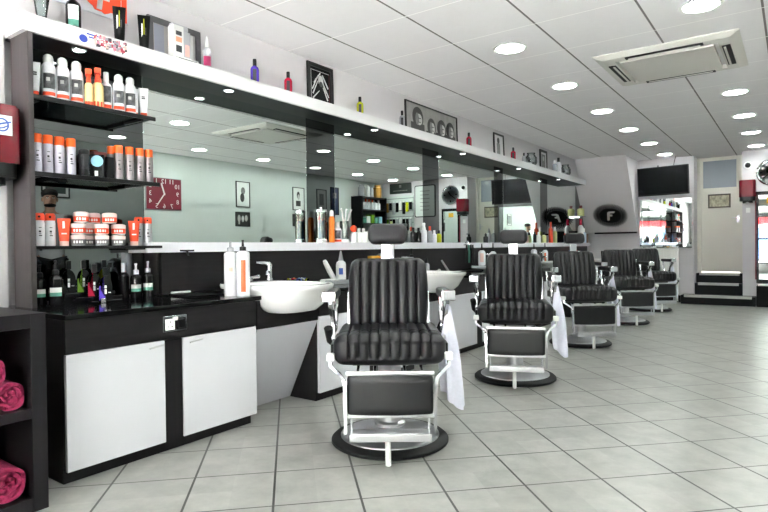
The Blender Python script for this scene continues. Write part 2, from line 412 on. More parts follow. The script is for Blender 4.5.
# lower white ledge
ld = thing('wall_ledge', 'long white ledge running under the mirrors', 'ledge', (0, 0, 0))
MB().box(-3.185, -2.985, 1.86, 10.55, .985, 1.045, WHITE, .002).build('board', ld)
MB().box(-3.06, -3.03, 1.975, 10.5, .735, .985, WOOD).build('back_panel', ld)
MB().box(-3.2, -3.06, 1.965, 1.985, .735, .985, WOODH).build('end_trim', ld)
hk = MB().box(-2.987, -2.97, 2.07, 2.16, .99, 1.0, BLACK).tube([(-2.978, 2.115, .99), (-2.97, 2.115, .97), (-2.955, 2.115, .972)], .006, BLACK)
tag(hk.build('ledge_hook'), 'small black hook clipped to the ledge edge left of pump bottles', 'hook')

# ------------------------------------------------------------------ base cabinets and washbasins
XF = -2.51
def handle(parent, y, z, name='handle'):
    s = 1
    return MB().tube([(XF, y, z), (XF + .022, y, z + .004), (XF + .026, y - .03, z + .002), (XF + .024, y - .075, z - .004)], [.005, .005, .0045, .004], STEEL).build(name, parent)
def cabinet(y0, y1, label, first):
    c = thing('base_cabinet', label, 'cabinet', (0, 0, 0), 0, 'base cabinets along the mirror wall')
    MB().box(-3.02, -2.53, y0, y1, .06, .705, WOODV).build('carcass', c)
    MB().box(-3.02, -2.545, y0 + .0, y1 - .02, 0, .06, WOODV).build('plinth', c)
    MB().box(-2.53, XF, y0, y1, .56, .704, WOOD, .002).build('fascia', c)
    L = y1 - y0; a = y0 + .002; b = y0 + .445 * L; d = y0 + .542 * L; e_ = y1 - .002
    for k, (p0, p1) in enumerate(((a, b), (d, e_))):
        dd = MB().box(-2.53, XF, p0, p1, .056, .556, WHITE, .002).build('door', c)
        if k == 0: handle(dd, b - .02, .535)
        else: handle(dd, d + .1, .535)
    MB().box(-2.53, XF - .004, b + .004, d - .004, .056, .556, WOODV).build('stile', c)
    return c
bas = [2.505 + 1.735 * k for k in range(5)]
cabs = [(1.177, 2.235)] + [(bas[k] + .262, bas[k + 1] - .262) for k in range(4)]
cabn = ['dark base cabinet with two white doors and socket, nearest the camera', 'dark base cabinet with white doors just behind the first barber chair',
        'dark base cabinet with white doors between first and second barber chairs', 'dark base cabinet with white doors behind the second barber chair', 'dark base cabinet with white doors behind the third barber chair']
for (a, b), n in zip(cabs, cabn): cabinet(a, b, n, False)
wtn = ['black gloss worktop under the black product bottles', 'black worktop right of the nearest washbasin', 'black worktop between second and third washbasins', 'black worktop between third and fourth washbasins', 'black worktop between fourth and last washbasins']
for (a, b), n in zip(cabs, wtn):
    b2 = b + .03 if a < 2 else b
    tag(MB().box(-3.03, -2.495, a - .006, b2, .706, .73, GLOSSBLK, .003).build('worktop'), n, 'worktop', 'worktops on the base cabinets')
# shelf-unit ground behind the bottles up to the mirror
struct('trim_3', MB().box(-3.2, -3.031, 1.171, 1.96, .706, .73, GLOSSBLK), 'black gloss strip of worktop reaching back to the smoked mirror', 'trim')

# socket
sk = thing('double_socket', 'chrome double power socket on dark fascia of nearest cabinet', 'socket', (0, 0, 0))
MB().box(XF, XF + .008, 1.635, 1.77, .597, .675, CHROME, .003).build('plate', sk)
for y in (1.672, 1.734):
    pl = MB().box(XF + .008, XF + .011, y - .026, y + .026, .605, .66, WHITEP if y < 1.7 else BLACK, .001)
    for (dy, dz, w, h) in ((0, .014, .004, .009), (-.011, -.008, .008, .004), (.011, -.008, .008, .004)):
        pl.box(XF + .011, XF + .0118, y + dy - w / 2, y + dy + w / 2, .63 + dz - h / 2, .63 + dz + h / 2, BLACK)
    pl.build('outlet', sk)
MB().box(XF + .008, XF + .014, 1.69, 1.715, .65, .668, WHITEP, .001).build('rocker_switch', sk)
MB().box(XF + .008, XF + .03, 1.712, 1.748, .612, .655, BLACK, .004).build('plug', sk)

def basin(yc, label, tlabel, ulabel):
    u = thing('basin_unit', ulabel, 'basin unit', (0, yc, 0), 0, 'knee units under the washbasins')
    nt_ = []
    for k in range(13):
        a = PI * k / 12; ex = .75
        nt_.append((.225 * math.copysign(abs(math.cos(a)) ** ex, math.cos(a)) , .70 - .092 * math.sin(a) ** ex))
    MB().prism([(-.258, .535), (.258, .535), (.258, .70)] + [(.246, .70)] + [(q[0] * 1.05, q[1]) for q in nt_] + [(-.246, .70), (-.258, .70)], -2.53, -2.515, WOOD, axis=0).build('fascia', u)
    MB().prism([(-2.79, .004), (-2.775, .004), (-2.517, .534), (-2.533, .534)], -.256, .256, KNEE, axis=1).build('knee_panel', u)
    w = thing('washbasin', label, 'washbasin', (0, yc, 0), 0, 'white washbasins along the mirror wall')
    # outline: flat back, rounded front bulging over the worktop edge
    def outl(s, back, front, half, n=40):
        pts = []
        for k in range(n):
            a = 2 * PI * k / n
            cx, sy = math.cos(a), math.sin(a)
            ex = 0.75
            px = math.copysign(abs(cx) ** ex, cx); py = math.copysign(abs(sy) ** ex, sy)
            xc = (back + front) / 2; xr = (front - back) / 2
            pts.append((xc + px * xr * s, py * half * s))
        return pts
    rings = []
    def add(pts, z): rings.append([(p[0], p[1], z) for p in pts])
    add(outl(1, -2.60, -2.42, .12), .615)
    add(outl(1, -2.68, -2.37, .17), .625)
    add(outl(1, -2.76, -2.325, .215), .665)
    add(outl(1, -2.84, -2.29, .238), .72)
    add(outl(1, -2.88, -2.27, .247), .752)
    add(outl(1, -3.0, -2.255, .2585), .757)
    add(outl(1, -3.005, -2.248, .2615), .775)
    add(outl(1, -3.0, -2.252, .2585), .786)
    add(outl(1, -2.86, -2.29, .226), .786)
    add(outl(1, -2.84, -2.30, .215), .775)
    add(outl(1, -2.78, -2.34, .17), .68)
    add(outl(1, -2.70, -2.42, .10), .645)
    n = 40; vs = [p for r in rings for p in r]; fs = []
    for i in range(len(rings) - 1):
        for k in range(n): fs.append((i * n + k, i * n + (k + 1) % n, (i + 1) * n + (k + 1) % n, (i + 1) * n + k))
    fs.append(tuple(reversed(range(n)))); fs.append(tuple((len(rings) - 1) * n + k for k in range(n)))
    MB().geo(vs, fs, CERAM).build('bowl', w, angle=60)
    MB().cyl((-2.56, 0, .645), .02, .003, CHROME).build('drain', w)
    t = thing('mixer_tap', tlabel, 'tap', (-2.9, yc + .2, .7862), 0, 'chrome mixer taps')
    MB().lathe([(.024, 0), (.024, .01), (.019, .02), (.018, .09), (.02, .1), (.019, .112), (.001, .114)], CHROME).build('body', t)
    MB().tube([(.005, -.01, .05), (.04, -.05, .062), (.075, -.09, .058), (.078, -.094, .045)], [.014, .012, .011, .01], CHROME).build('spout', t)
    MB().tube([(.0, 0, .112), (-.01, -.045, .12), (-.02, -.10, .124)], [.016, .011, .006], CHROME).build('lever', t)
    h = thing('hand_shower', 'chrome hand shower on washbasin ' + tlabel.split('washbasin ')[1], 'hand shower', (-2.94, yc + .07, .7862), 0, 'chrome hand showers')
    MB().lathe([(.018, 0), (.018, .014), (.012, .018), (.0001, .018)], CHROME).build('base', h)
    MB().tube([(0, -.03, .022), (.0, .03, .026), (.0, .07, .03)], [.009, .010, .014], CHROME).build('grip', h)
    return w
bn = ['nearest the camera', 'right beyond the first barber chair', 'half hidden by the second barber chair', 'behind the third barber chair', 'farthest down the row']
for y, n in zip(bas, bn):
    basin(y, 'white ceramic washbasin set into the counter, ' + n, 'chrome lever mixer tap on the washbasin ' + n, 'pale sloping knee panel under the washbasin ' + n)

# ------------------------------------------------------------------ barber chairs
def cushion(w, d, h, r, disp, m, res=.014, mx=None):
    """rounded upholstered block centred at origin; disp(p,n) gives the offset along the normal"""
    nx, ny, nz = max(4, int(w / res)), max(3, int(d / res)), max(3, int(h / res))
    idm = {}; vs = []; fs = []
    def V(i, j, k):
        key = (i, j, k)
        if key not in idm:
            p = Vector((w * (i / nx - .5), d * (j / ny - .5), h * (k / nz - .5)))
            q = Vector((max(-w / 2 + r, min(w / 2 - r, p.x)), max(-d / 2 + r, min(d / 2 - r, p.y)), max(-h / 2 + r, min(h / 2 - r, p.z))))
            nrm = p - q
            if nrm.length > 1e-6: nrm.normalize(); p = q + nrm * r
            p = p + nrm * disp(p, nrm)
            idm[key] = len(vs); vs.append(p)
        return idm[key]
    for i in range(nx):
        for j in range(ny):
            fs.append((V(i, j, 0), V(i, j + 1, 0), V(i + 1, j + 1, 0), V(i + 1, j, 0)))
            fs.append((V(i, j, nz), V(i + 1, j, nz), V(i + 1, j + 1, nz), V(i, j + 1, nz)))
    for i in range(nx):
        for k in range(nz):
            fs.append((V(i, 0, k), V(i + 1, 0, k), V(i + 1, 0, k + 1), V(i, 0, k + 1)))
            fs.append((V(i, ny, k), V(i, ny, k + 1), V(i + 1, ny, k + 1), V(i + 1, ny, k)))
    for j in range(ny):
        for k in range(nz):
            fs.append((V(0, j, k), V(0, j, k + 1), V(0, j + 1, k + 1), V(0, j + 1, k)))
            fs.append((V(nx, j, k), V(nx, j + 1, k), V(nx, j + 1, k + 1), V(nx, j, k + 1)))
    return MB().geo(vs, fs, m, mx)
def groove(x, sp, off=0.0):
    return abs(math.sin(PI * (x - off) / sp)) ** .65

def make_chair(label, headrest=True):
    c = thing('barber_chair', label, 'barber chair', (0, 0, 0), 0, 'barber chairs in a row')
    # front is -Y, seen from the front +X is to the right
    MB().lathe([(.0001, 0), (.292, 0), (.302, .008), (.302, .02), (.288, .032), (.25, .036), (.0001, .036)], RUBBER, seg=56).build('base_ring', c)
    MB().lathe([(.255, .034), (.253, .042), (.2, .058), (.13, .072), (.1, .085), (.0001, .086)], CAST, seg=48).build('base_dome', c)
    MB().lathe([(.078, .08), (.078, .1), (.062, .11), (.06, .40), (.12, .415), (.12, .43)], STEEL, seg=28).build('hydraulic_column', c)
    MB().box(-.18, .18, -.2, .2, .43, .452, MATTBLK, .004).build('seat_plate', c)
    # seat
    def ds(p, n):
        o = .012 * (1 - (p.x / .27) ** 2) * (1 if n.z > .3 else 0)
        if n.z > .2 or (n.y < -.3 and n.z > -.3):
            if abs(p.x) < .193:
                o -= .011 * (1 - groove(p.x, .048, .0))
            if n.z > .2:
                for yy in (-.12, ):
                    dd = abs(p.y - yy)
                    if dd < .012: o -= .009 * (1 - dd / .012)
        if n.y < -.3: o += .012 * (1 - (p.x / .3) ** 2)
        return o
    cushion(.528, .52, .135, .05, ds, LEATHER, .00599).build('seat', c, angle=80, loc=(0, -.055, .522))
    # backrest, leaning back
    def db(p, n):
        if n.y < -.2:
            o = .02 * (1 - (p.z / .22) ** 2)
            if p.z < .185:
                if abs(p.x) < .151: o -= .013 * (1 - groove(p.x, .05, .0))
            return o
        return 0
    Rb = Matrix.Translation((0, .16, .735)) @ Matrix.Rotation(-math.radians(9), 4, 'X')
    cushion(.40, .1, .41, .045, db, LEATHER, .00624, Rb).build('backrest', c, angle=80)
    MB().box(-.2, .2, .052, .06, -.2, .2, BLACK, .004, Rb).build('back_shell', c)
    for s in (-1, 1): MB().box(s * .213 - .008, s * .213 + .008, -.03, .04, -.22, .02, CHROME, .003, Rb).build('back_bracket', c)
    if headrest:
        Rh = Matrix.Translation((0, .16, 1.07)) @ Matrix.Rotation(-math.radians(12), 4, 'X')
        hr = cushion(.205, .085, .105, .034, lambda p, n: (.006 if n.y < -.2 else 0), LEATHER2, .012, Rh).build('headrest', c, angle=80)
        MB().box(-.036, .036, .175, .19, .92, 1.05, CHROME, .004).tube([(-.09, .2, 1.03), (.09, .2, 1.03)], .009, CHROME).build('headrest_stem', hr)
    for s in (-1, 1):
        ar = MB().box(s * .262, s * .325, -.1, .2, .735, .78, BLACK, .014).build('armrest', c)
        MB().box(s * .262, s * .33, -.145, -.1, .733, .785, CHROME, .006).build('armrest_cap', ar)
        # chrome stanchion: front curve, and the half ring under the pad
        pts = []
        for k in range(9):
            t = k / 8
            pts.append((s * (.292 - .012 * t), -.125 + .09 * math.sin(PI * t) * .55 + .05 * t, .733 - .2 * t))
        MB().tube(pts, 0, CHROME, flat=(.045, .016, (0, 1, 0))).build('arm_post', c)
        arc = [(s * .285, .05 - .12 * math.cos(PI * k / 12), .735 - .17 * math.sin(PI * k / 12)) for k in range(13)]
        MB().tube(arc, .012, CHROME, 8).build('arm_ring', c)
        MB().box(s * .268, s * .284, -.2, .16, .47, .535, BLACK, .004).build('side_plate', c)
        MB().box(s * .255, s * .292, -.335, -.285, .478, .51, WHITEP, .005).build('pivot_block', c)
        lp = [(s * .275, -.31, .48), (s * .272, -.32, .452), (s * .235, -.345, .425), (s * .212, -.365, .405), (s * .205, -.38, .38), (s * .203, -.385, .16)]
        MB().tube(lp, 0, CHROME, flat=(.02, .014, (0, 1, 0))).build('legrest_bar', c)
    MB().box(-.2, .2, -.392, -.376, .424, .442, STEEL, .002).build('legrest_rail', c)
    MB().box(-.2, .2, -.392, -.376, .232, .249, STEEL, .002).build('legrest_rail', c)
    def dl(p, n): return .008 * (1 - (p.x / .2) ** 2) if n.y < -.2 else 0
    cushion(.388, .04, .176, .012, dl, LEATHER, .016, Matrix.Translation((0, -.385, .3365))).build('legrest_pad', c, angle=70)
    fp = MB().box(-.182, .182, -.455, -.375, .143, .176, STEEL, .004).build('footplate', c)
    tr = MB()
    for k in range(6): tr.box(-.17, .17, -.446 + .012 * k, -.440 + .012 * k, .176, .179, STEEL)
    tr.build('tread_ribs', fp)
    MB().lathe([(.013, .02), (.013, .144)], WHITEP, (-.012, -.4, 0), 14).build('foot_peg', c)
    for s in (-1, 1): MB().tube([(s * .175, -.38, .24), (s * .175, -.385, .17)], .007, CHROME).build('hanger', c)
    un = MB()
    for x in (-.15, -.07, .07, .15): un.tube([(x, -.12, .435), (x, -.3, .42), (x, -.378, .432)], .008, CHROME)
    un.build('legrest_linkage', c)
    MB().tube([(-.285, .0, .5), (-.30, -.06, .53), (-.305, -.1, .60)], [.014, .018, .022], BLACK).build('recline_lever', c)
    return c
ch_pos = [(-1.71, 2.42), (-1.725, 4.091), (-1.779, 5.891), (-1.788, 7.782), (-1.799, 9.47)]
ch_rot = [A, A - math.radians(11.5), A + .02, A, A]
ch_lab = ['black leather barber chair nearest the camera', 'black leather barber chair second in the row, turned slightly to camera', 'black leather barber chair third in the row, last one with headrest',
          'black leather barber chair fourth in the row, no headrest', 'black leather barber chair farthest in the row beside the radiator']
c0 = make_chair(ch_lab[0], True); c0.location = (*ch_pos[0], 0); c0.rotation_euler.z = ch_rot[0]
for k in (1, 2): dup(c0, (*ch_pos[k], 0), ch_rot[k], ch_lab[k])
c3 = make_chair(ch_lab[3], False); c3.location = (*ch_pos[3], 0); c3.rotation_euler.z = ch_rot[3]
dup(c3, (*ch_pos[4], 0), ch_rot[4], ch_lab[4])
# towels hung on the arm on the right of each chair
def towel_mesh(seed):
    rnd = random.Random(seed); n = 28; vs = []; fs = []; rows = 14
    ph = rnd.random() * 6
    for i in range(rows):
        t = i / (rows - 1); z = -.47 * t
        wx = .011 + .036 * min(1, t * 1.7) ** .8; wy = .008 + .024 * min(1, t * 1.5)
        for k in range(n):
            a = 2 * PI * k / n
            f = 1 + (.28 * math.sin(5 * a + ph + t) + .12 * math.sin(9 * a - ph)) * min(1, t * 2.5)
            vs.append((wx * math.cos(a) * f + .022 * t * t, wy * math.sin(a) * f, z - (.05 * math.cos(a + .6) if t > .95 else 0)))
    for i in range(rows - 1):
        for k in range(n): fs.append((i * n + k, i * n + (k + 1) % n, (i + 1) * n + (k + 1) % n, (i + 1) * n + k))
    fs.append(tuple(reversed(range(n)))); fs.append(tuple((rows - 1) * n + k for k in range(n)))
    return MB().geo(vs, fs, TOWEL)
tw = ['first and nearest barber chair', 'second barber chair', 'third barber chair', 'fourth barber chair', 'farthest barber chair']
for k in range(5):
    r = Matrix.Rotation(ch_rot[k], 4, 'Z')
    pz = r @ Vector((.302, -.08, 0))
    o = towel_mesh(k).tube([(.0, 0, -.01), (.004, 0, .02), (.012, 0, .03)], .004, STEEL).build('hanging_towel', angle=80)
    o.location = (ch_pos[k][0] + pz.x, ch_pos[k][1] + pz.y, .702); o.rotation_euler.z = ch_rot[k]
    tag(o, 'white towel hanging from the right arm of the ' + tw[k], 'towel', 'towels hung on the chairs')

# ------------------------------------------------------------------ products
BW1, BW2, BW3 = mat('photo dark grey', (52, 50, 50), .4), mat('photo mid grey', (120, 118, 118), .4, noise=.35, nscale=(30, 30, 30)), mat('photo light grey', (190, 188, 186), .4)
def arc(mb, r, a0, a1, z0, z1, m, seg=10, c=(0, 0, 0)):
    vs = []; fs = []
    for k in range(seg + 1):
        a = a0 + (a1 - a0) * k / seg
        for z in (z0, z1): vs.append((c[0] + r * math.cos(a), c[1] + r * math.sin(a), c[2] + z))
    for k in range(seg): fs.append((2 * k, 2 * k + 2, 2 * k + 3, 2 * k + 1))
    return mb.geo(vs, fs, m)
def face(x, y): return math.atan2(-y, -x)          # turned so that the front (+X) looks into the room towards the street
PURPLE = mat('purple plastic', (86, 60, 190), 0.25); RED = mat('red plastic', (196, 26, 62), 0.25); YEL = mat('yellow green plastic', (196, 200, 40), 0.25)
GREEN = mat('green plastic', (110, 160, 40), 0.25); BROWNB = mat('dark bottle', (15, 14, 17), 0.2, spec=.35); LBLUE = mat('pale blue label', (140, 190, 212), 0.4)
MAG = mat('magenta label', (176, 40, 96), 0.4); TEALL = mat('teal label', (90, 160, 140), 0.4); CREAML = mat('cream lotion', (238, 210, 150), 0.25)
BLUEL = mat('blue disinfectant', (28, 78, 110), 0.1); COPPER = mat('copper orange can', (224, 120, 40), 0.3, 0.4); GOLD = mat('gold tin', (176, 130, 60), 0.35, 0.5)
LIME = mat('lime label', (196, 214, 60), 0.4); PALEY = mat('pale yellow plastic', (216, 218, 150), 0.5); PINK = mat('pink plastic', (226, 190, 184), 0.4)
BLUEP = mat('blue plastic', (60, 90, 170), 0.35); CLEARP = mat('clear grey plastic', (170, 172, 176), 0.15)

def spray_can(loc, h, r, label, body, cap, capkind, deco=None, group=None, name='spray_can'):
    t = thing(name, label, 'spray can', loc, face(loc[0], loc[1]), group)
    hb = h * (.78 if capkind != 'tall' else .77)
    if capkind == 'tall':
        MB().lathe([(.0001, 0), (r * .94, 0), (r, .004), (r, hb - .006), (r * .96, hb)], body, seg=20).build('body', t)
        MB().lathe([(r * .97, hb), (r * .97, h - .004), (r * .9, h), (.0001, h)], cap, seg=20).build('cap', t)
    elif capkind == 'dome':
        MB().lathe([(.0001, 0), (r * .94, 0), (r, .004), (r, hb - .02), (r * .93, hb - .008), (r * .72, hb + .004), (r * .66, hb + .008)], body, seg=20).build('body', t)
        MB().lathe([(r * .66, hb + .006), (r * .72, hb + .012), (r * .72, hb + .03), (r * .62, h - .008), (r * .3, h), (.0001, h)], cap, seg=16).build('cap', t)
    else:   # press top with a hole
        MB().lathe([(.0001, 0), (r * .94, 0), (r, .004), (r, hb - .012), (r * .92, hb)], body, seg=20).build('body', t)
        k = MB().lathe([(r * 1.02, hb), (r * 1.04, hb + .008), (r * 1.0, h - .008), (r * .8, h), (.0001, h)], cap, seg=18)
        k.sphere((r * .93, 0, (hb + h) / 2), r * .26, MATTBLK, 8, 6)
        k.build('cap', t)
    if deco == 'art':
        arc(arc(MB(), r + .0008, -.75, 1.0, .052, hb * .72, GREYPRINT), r + .001, -.9, 1.1, .018, .036, ORANGER).build('printed_label', t)
        arc(arc(MB(), r * 1.002 + .0009, -.3, .2, hb * .5, hb * .6, BW3), r * 1.002 + .0012, -.5, .45, hb * .6, hb * .68, DKPRINT).build('face_print', t)
    elif deco == 'bars':
        mb = MB()
        for z0, z1, a in ((.3, .33, .5), (.36, .38, .35), (.41, .47, .3), (.55, .57, .4)): arc(mb, r + .0008, -.1, a, h * z0, h * z1, DKPRINT, 5)
        mb.build('printed_label', t)
    return t
def squeeze_tube(loc, h, wd, body, cap, label, deco=None, group=None, cap_up=False):
    t = thing('squeeze_tube', label, 'tube', loc, face(loc[0], loc[1]) + PI / 2, group)
    hc = h * .17
    MB().lathe([(.0001, 0), (wd * .36, 0), (wd * .36, hc)], cap, seg=18).build('cap', t)
    n = 20; vs = []; fs = []; rows = 8
    for i in range(rows):
        q = i / (rows - 1); z = hc + (h - hc) * q
        a_ = wd * (.38 + .14 * q); b_ = wd * .38 * (1 - q) + .0015
        for k in range(n):
            an = 2 * PI * k / n
            vs.append((a_ * math.cos(an), b_ * math.sin(an), z))
    for i in range(rows - 1):
        for k in range(n): fs.append((i * n + k, i * n + (k + 1) % n, (i + 1) * n + (k + 1) % n, (i + 1) * n + k))
    fs.append(tuple((rows - 1) * n + k for k in range(n)))
    MB().geo(vs, fs, body).build('body', t)
    if deco:
        mb = MB()
        sx = -1
        for (x0, x1, z0, z1, m) in deco: 
            y = -(wd * .38 * (1 - ((z0 + z1) / 2 - hc / h) / (1 - hc / h)) + .003)
            mb.box(x0 * wd, x1 * wd, y - .0006, y + .0006, z0 * h, z1 * h, m)
        # slope follows the tapering body
        mb.build('printed_label', t)
    return t
def bottle(loc, h, r, body, cap, label, lab=None, kind='screw', group=None, name='bottle', cat='bottle', sy=1.0, square=False):
    t = thing(name, label, cat, loc, face(loc[0], loc[1]), group)
    hb = h * (.74 if kind == 'screw' else .68)
    if square: hb = h * .8
    if square: MB().lathe([(.0001, 0), (r * .94, 0), (r, .005), (r, hb * .93), (r * .92, hb * .97), (r * .42, hb), (r * .4, hb + .004)], body, seg=24, sy=sy).build('body', t)
    else: MB().lathe([(.0001, 0), (r * .92, 0), (r, .005), (r, hb * .82), (r * .86, hb * .92), (r * .42, hb), (r * .4, hb + .004)], body, seg=20, sy=sy).build('body', t)
    if kind == 'screw':
        MB().lathe([(r * .46, hb), (r * .46, h - .003), (r * .4, h), (.0001, h)], cap, seg=14).build('cap', t)
    elif kind == 'pump':
        MB().lathe([(r * .5, hb), (r * .5, hb + .022), (r * .2, hb + .026), (r * .16, h - .012), (.0001, h - .012)], cap, seg=14).box(-.008, .034, -.007, .007, h - .014, h - .003, cap, .002).build('pump_head', t)
    elif kind == 'trigger':
        MB().lathe([(r * .6, hb * .93), (r * .62, hb + .014), (r * .5, hb + .02), (r * .42, h - .02), (.0001, h - .018)], cap, seg=14).box(-.022, .045, -.016, .016, h - .03, h, cap, .006).box(.022, .028, -.006, .006, h - .06, h - .024, cap, .002).build('trigger_head', t)
    elif kind == 'nozzle':
        MB().lathe([(r * .5, hb), (r * .5, hb + .01), (r * .2, h - .012), (r * .08, h), (.0001, h)], cap, seg=14).build('nozzle', t)
    if lab:
        mb = MB()
        for (z0, z1, m, a) in lab: arc(mb, r + .001, -a, a, z0 * hb, z1 * hb, m)
        mb.build('label', t)
    return t

# three black shelves in front of the smoked mirror
for z, y1, n in ((1.755, 1.905, 'topmost black acrylic shelf, holding white spray cans'), (1.385, 1.925, 'middle black acrylic shelf, holding orange capped cans'), (1.025, 1.935, 'lowest black acrylic shelf, holding stacked wax tubs')):
    t = thing('product_shelf', n, 'shelf', (0, 0, 0), 0, 'black shelves on the smoked mirror')
    MB().box(-3.184, -2.965, 1.254, y1, z - .01, z, SMGLASS).build('panel', t)
    MB().box(-2.965, -2.955, 1.254, y1, z - (.022 if z > 1.1 else .014), z + .001, BLACK, .002).build('front_strip', t)
    for y in (1.30, 1.85): MB().box(-3.184, -3.0, y - .006, y + .006, z - .022, z - .0101, BLACK).build('bracket', t)

# topmost shelf
z = 1.7555; X = -3.03
g = 'products on the topmost black shelf'
squeeze_tube((X, 1.297, z), .175, .05, WHITEC, ORANGER, 'white tube on orange cap at left end of topmost black shelf', [(-.2, .2, .62, .66, DKPRINT), (-.15, .2, .68, .72, DKPRINT)], g)
cl = ['first', 'second', 'third', 'fourth', 'fifth']
for i, y in enumerate((1.362, 1.43, 1.5)):
    spray_can((X, y, z), .228, .032, 'white spray can with grey picture, %s from left on topmost black shelf' % cl[i], WHITEC, TRANSW, 'dome', 'art', g)
bottle((-3.01, 1.553, z), .19, .0205, CREAML, ORANGER, 'cream bottle with orange trigger, left of two on topmost black shelf', [(.02, .2, ORANGER, 3.1)], 'trigger', g)
bottle((-3.13, 1.6, z), .17, .02, CLEARP, BLACK, 'small grey bottle with black cap behind the orange trigger bottles', None, 'screw', g)
bottle((-3.02, 1.607, z), .21, .029, CREAML, ORANGER, 'cream bottle with orange trigger, right of two on topmost black shelf', [(.02, .25, ORANGER, 3.1)], 'trigger', g)
bottle((-3.045, 1.666, z), .215, .0285, WHITEC, WHITEP, 'white bottle with plain white cap and grey picture on topmost black shelf', [(.1, .22, ORANGER, 1), (.3, .85, GREYPRINT, .9)], 'screw', g)
for i, y in enumerate((1.728, 1.795)):
    spray_can((X, y, z), .215, .031, 'white spray can with grey picture, %s from right on topmost black shelf' % ['second', 'first'][i], WHITEC, TRANSW, 'dome', 'art', g)
squeeze_tube((-3.055, 1.838, z), .165, .042, WHITEC, ORANGER, 'white tube on orange cap beside last spray can, half hidden', [(-.2, .2, .62, .66, DKPRINT)], g)
squeeze_tube((X, 1.877, z), .172, .05, WHITEC, ORANGER, 'white tube on orange cap at right end of topmost black shelf', [(-.2, .2, .62, .66, DKPRINT), (-.2, .15, .68, .72, DKPRINT)], g)
# middle shelf
z = 1.3865; g = 'products on the middle black shelf'
LILAC = mat('pale lilac can lacquer', (196, 192, 206), 0.3, 0.3); GREYC = mat('grey can lacquer', (150, 142, 146), 0.3, 0.5)
for i, y in enumerate((1.302, 1.353, 1.407, 1.465)):
    spray_can((X, y, z), .192, .0235, 'pale silver can with tall orange cap, %s from left on middle black shelf' % cl[i], LILAC, ORANGE, 'tall', 'bars', g)
spray_can((-3.09, 1.455, z), .192, .0235, 'pale silver orange capped can hidden behind the fourth on middle shelf', LILAC, ORANGE, 'tall', None, g)
for i, y in enumerate((1.722, 1.785, 1.847, 1.903)):
    spray_can((X, y, z), .192, .0235, 'grey can with tall orange cap, %s of the right hand four on middle shelf' % cl[i], GREYC, ORANGE, 'tall', 'bars', g)
spray_can((-3.09, 1.715, z), .192, .0235, 'grey orange capped can hidden behind the right hand four on middle shelf', GREYC, ORANGE, 'tall', None, g)
jr = thing('hair_jar', 'tall black ribbed jar left of the pale blue disc on middle shelf', 'jar', (X, 1.532, z), 0, g)
MB().lathe([(.0001, 0), (.028, 0), (.029, .04), (.026, .045), (.026, .07), (.029, .075), (.029, .12)], BROWNB, seg=20).build('body', jr)
MB().lathe([(.027, .12), (.027, .14), (.022, .146), (.0001, .146)], BLACK, seg=20).build('lid', jr)
bx = thing('gift_box', 'black box with round pale blue disc on middle shelf', 'box', (X, 1.603, z), face(X, 1.9), g)
MB().box(-.02, .02, -.034, .034, 0, .125, MATTBLK, .002).build('carton', bx)
MB().lathe([(.0001, .0), (.03, 0), (.03, .002), (.0001, .002)], LBLUE, seg=28, mx=Matrix.Translation((.0202, 0, .09)) @ Matrix.Rotation(PI / 2, 4, 'Y')).build('round_label', bx)
MB().box(.0202, .021, -.012, .004, .012, .038, PAPER).build('small_label', bx)
tag(MB().box(-3.1, -3.06, 1.60, 1.67, z, z + .15, mat('dark red carton', (120, 40, 34), 0.5), .002).build('carton'), 'dark red carton behind the black box on middle shelf', 'box', g)
tag(MB().box(-3.05, -3.01, 1.645, 1.685, z, z + .12, MATTBLK, .002).build('carton'), 'plain black carton right of the pale blue disc', 'box', g)
# lowest shelf
z = 1.0265; g = 'products on the lowest black shelf'
for i, (y, n) in enumerate(((1.307, 'first from left on lowest black shelf'), (1.358, 'second from left on lowest black shelf'), (1.834, 'second from right on lowest black shelf'), (1.889, 'first from right on lowest black shelf'))):
    spray_can((X, y, z), .162, .0235, 'silver can with orange press cap, ' + n, WHITEC if i < 2 else SILVERC, ORANGER, 'press', 'bars', g)
for y, n in ((1.411, 'left of the stacked wax tubs'), (1.788, 'right of the stacked wax tubs')):
    squeeze_tube((-3.0, y, z), .138, .058, ORANGER, PINK, 'orange red tube on pale cap, ' + n, [(-.12, .06, .55, .9, PAPER), (-.2, .2, .42, .47, PAPER)], g)
tub0 = None
def tub(x, y, zz, label, red=True):
    t = thing('wax_tub', label, 'tub', (x, y, zz), face(x, y), 'stacked wax tubs')
    MB().lathe([(.0001, 0), (.030, 0), (.034, .004), (.036, .03), (.035, .036)], CLEARP if not red else TRANSW, seg=24).build('base', t)
    MB().lathe([(.037, .034), (.037, .05), (.033, .055), (.022, .058), (.0001, .0588)], mat('frosted pink lid', (222, 196, 194), 0.3), seg=24).build('lid', t)
    mb = MB(); arc(mb, .0367, -1.6, 1.6, .006, .033, ORANGER if red else mat('grey tub label', (92, 90, 94), .4), 14)
    for k in (-.6, -.25, .1, .4): arc(mb, .0374, k, k + .22, .013, .026, PAPER, 3)
    mb.build('label', t)
hz = .0592
for x, y, lv, n, red in ((-3.0, 1.48, 0, 'leftmost in bottom row', False), (-3.065, 1.565, 0, 'second in bottom row', False), (-3.0, 1.603, 0, 'third in bottom row', False), (-3.0, 1.695, 0, 'rightmost in bottom row', False),
        (-3.0, 1.481, 1, 'leftmost in middle row', True), (-3.065, 1.565, 1, 'second in middle row', True), (-3.0, 1.603, 1, 'third in middle row', True), (-3.0, 1.697, 1, 'rightmost in middle row', True),
        (-3.0, 1.497, 2, 'leftmost on top', True), (-3.065, 1.592, 2, 'middle one on top', True), (-3.0, 1.648, 2, 'rightmost on top', True)):
    tub(x, y, z + lv * hz, ('red labelled' if red else 'grey labelled') + ' wax tub with pale lid, %s of the stack' % n, red)
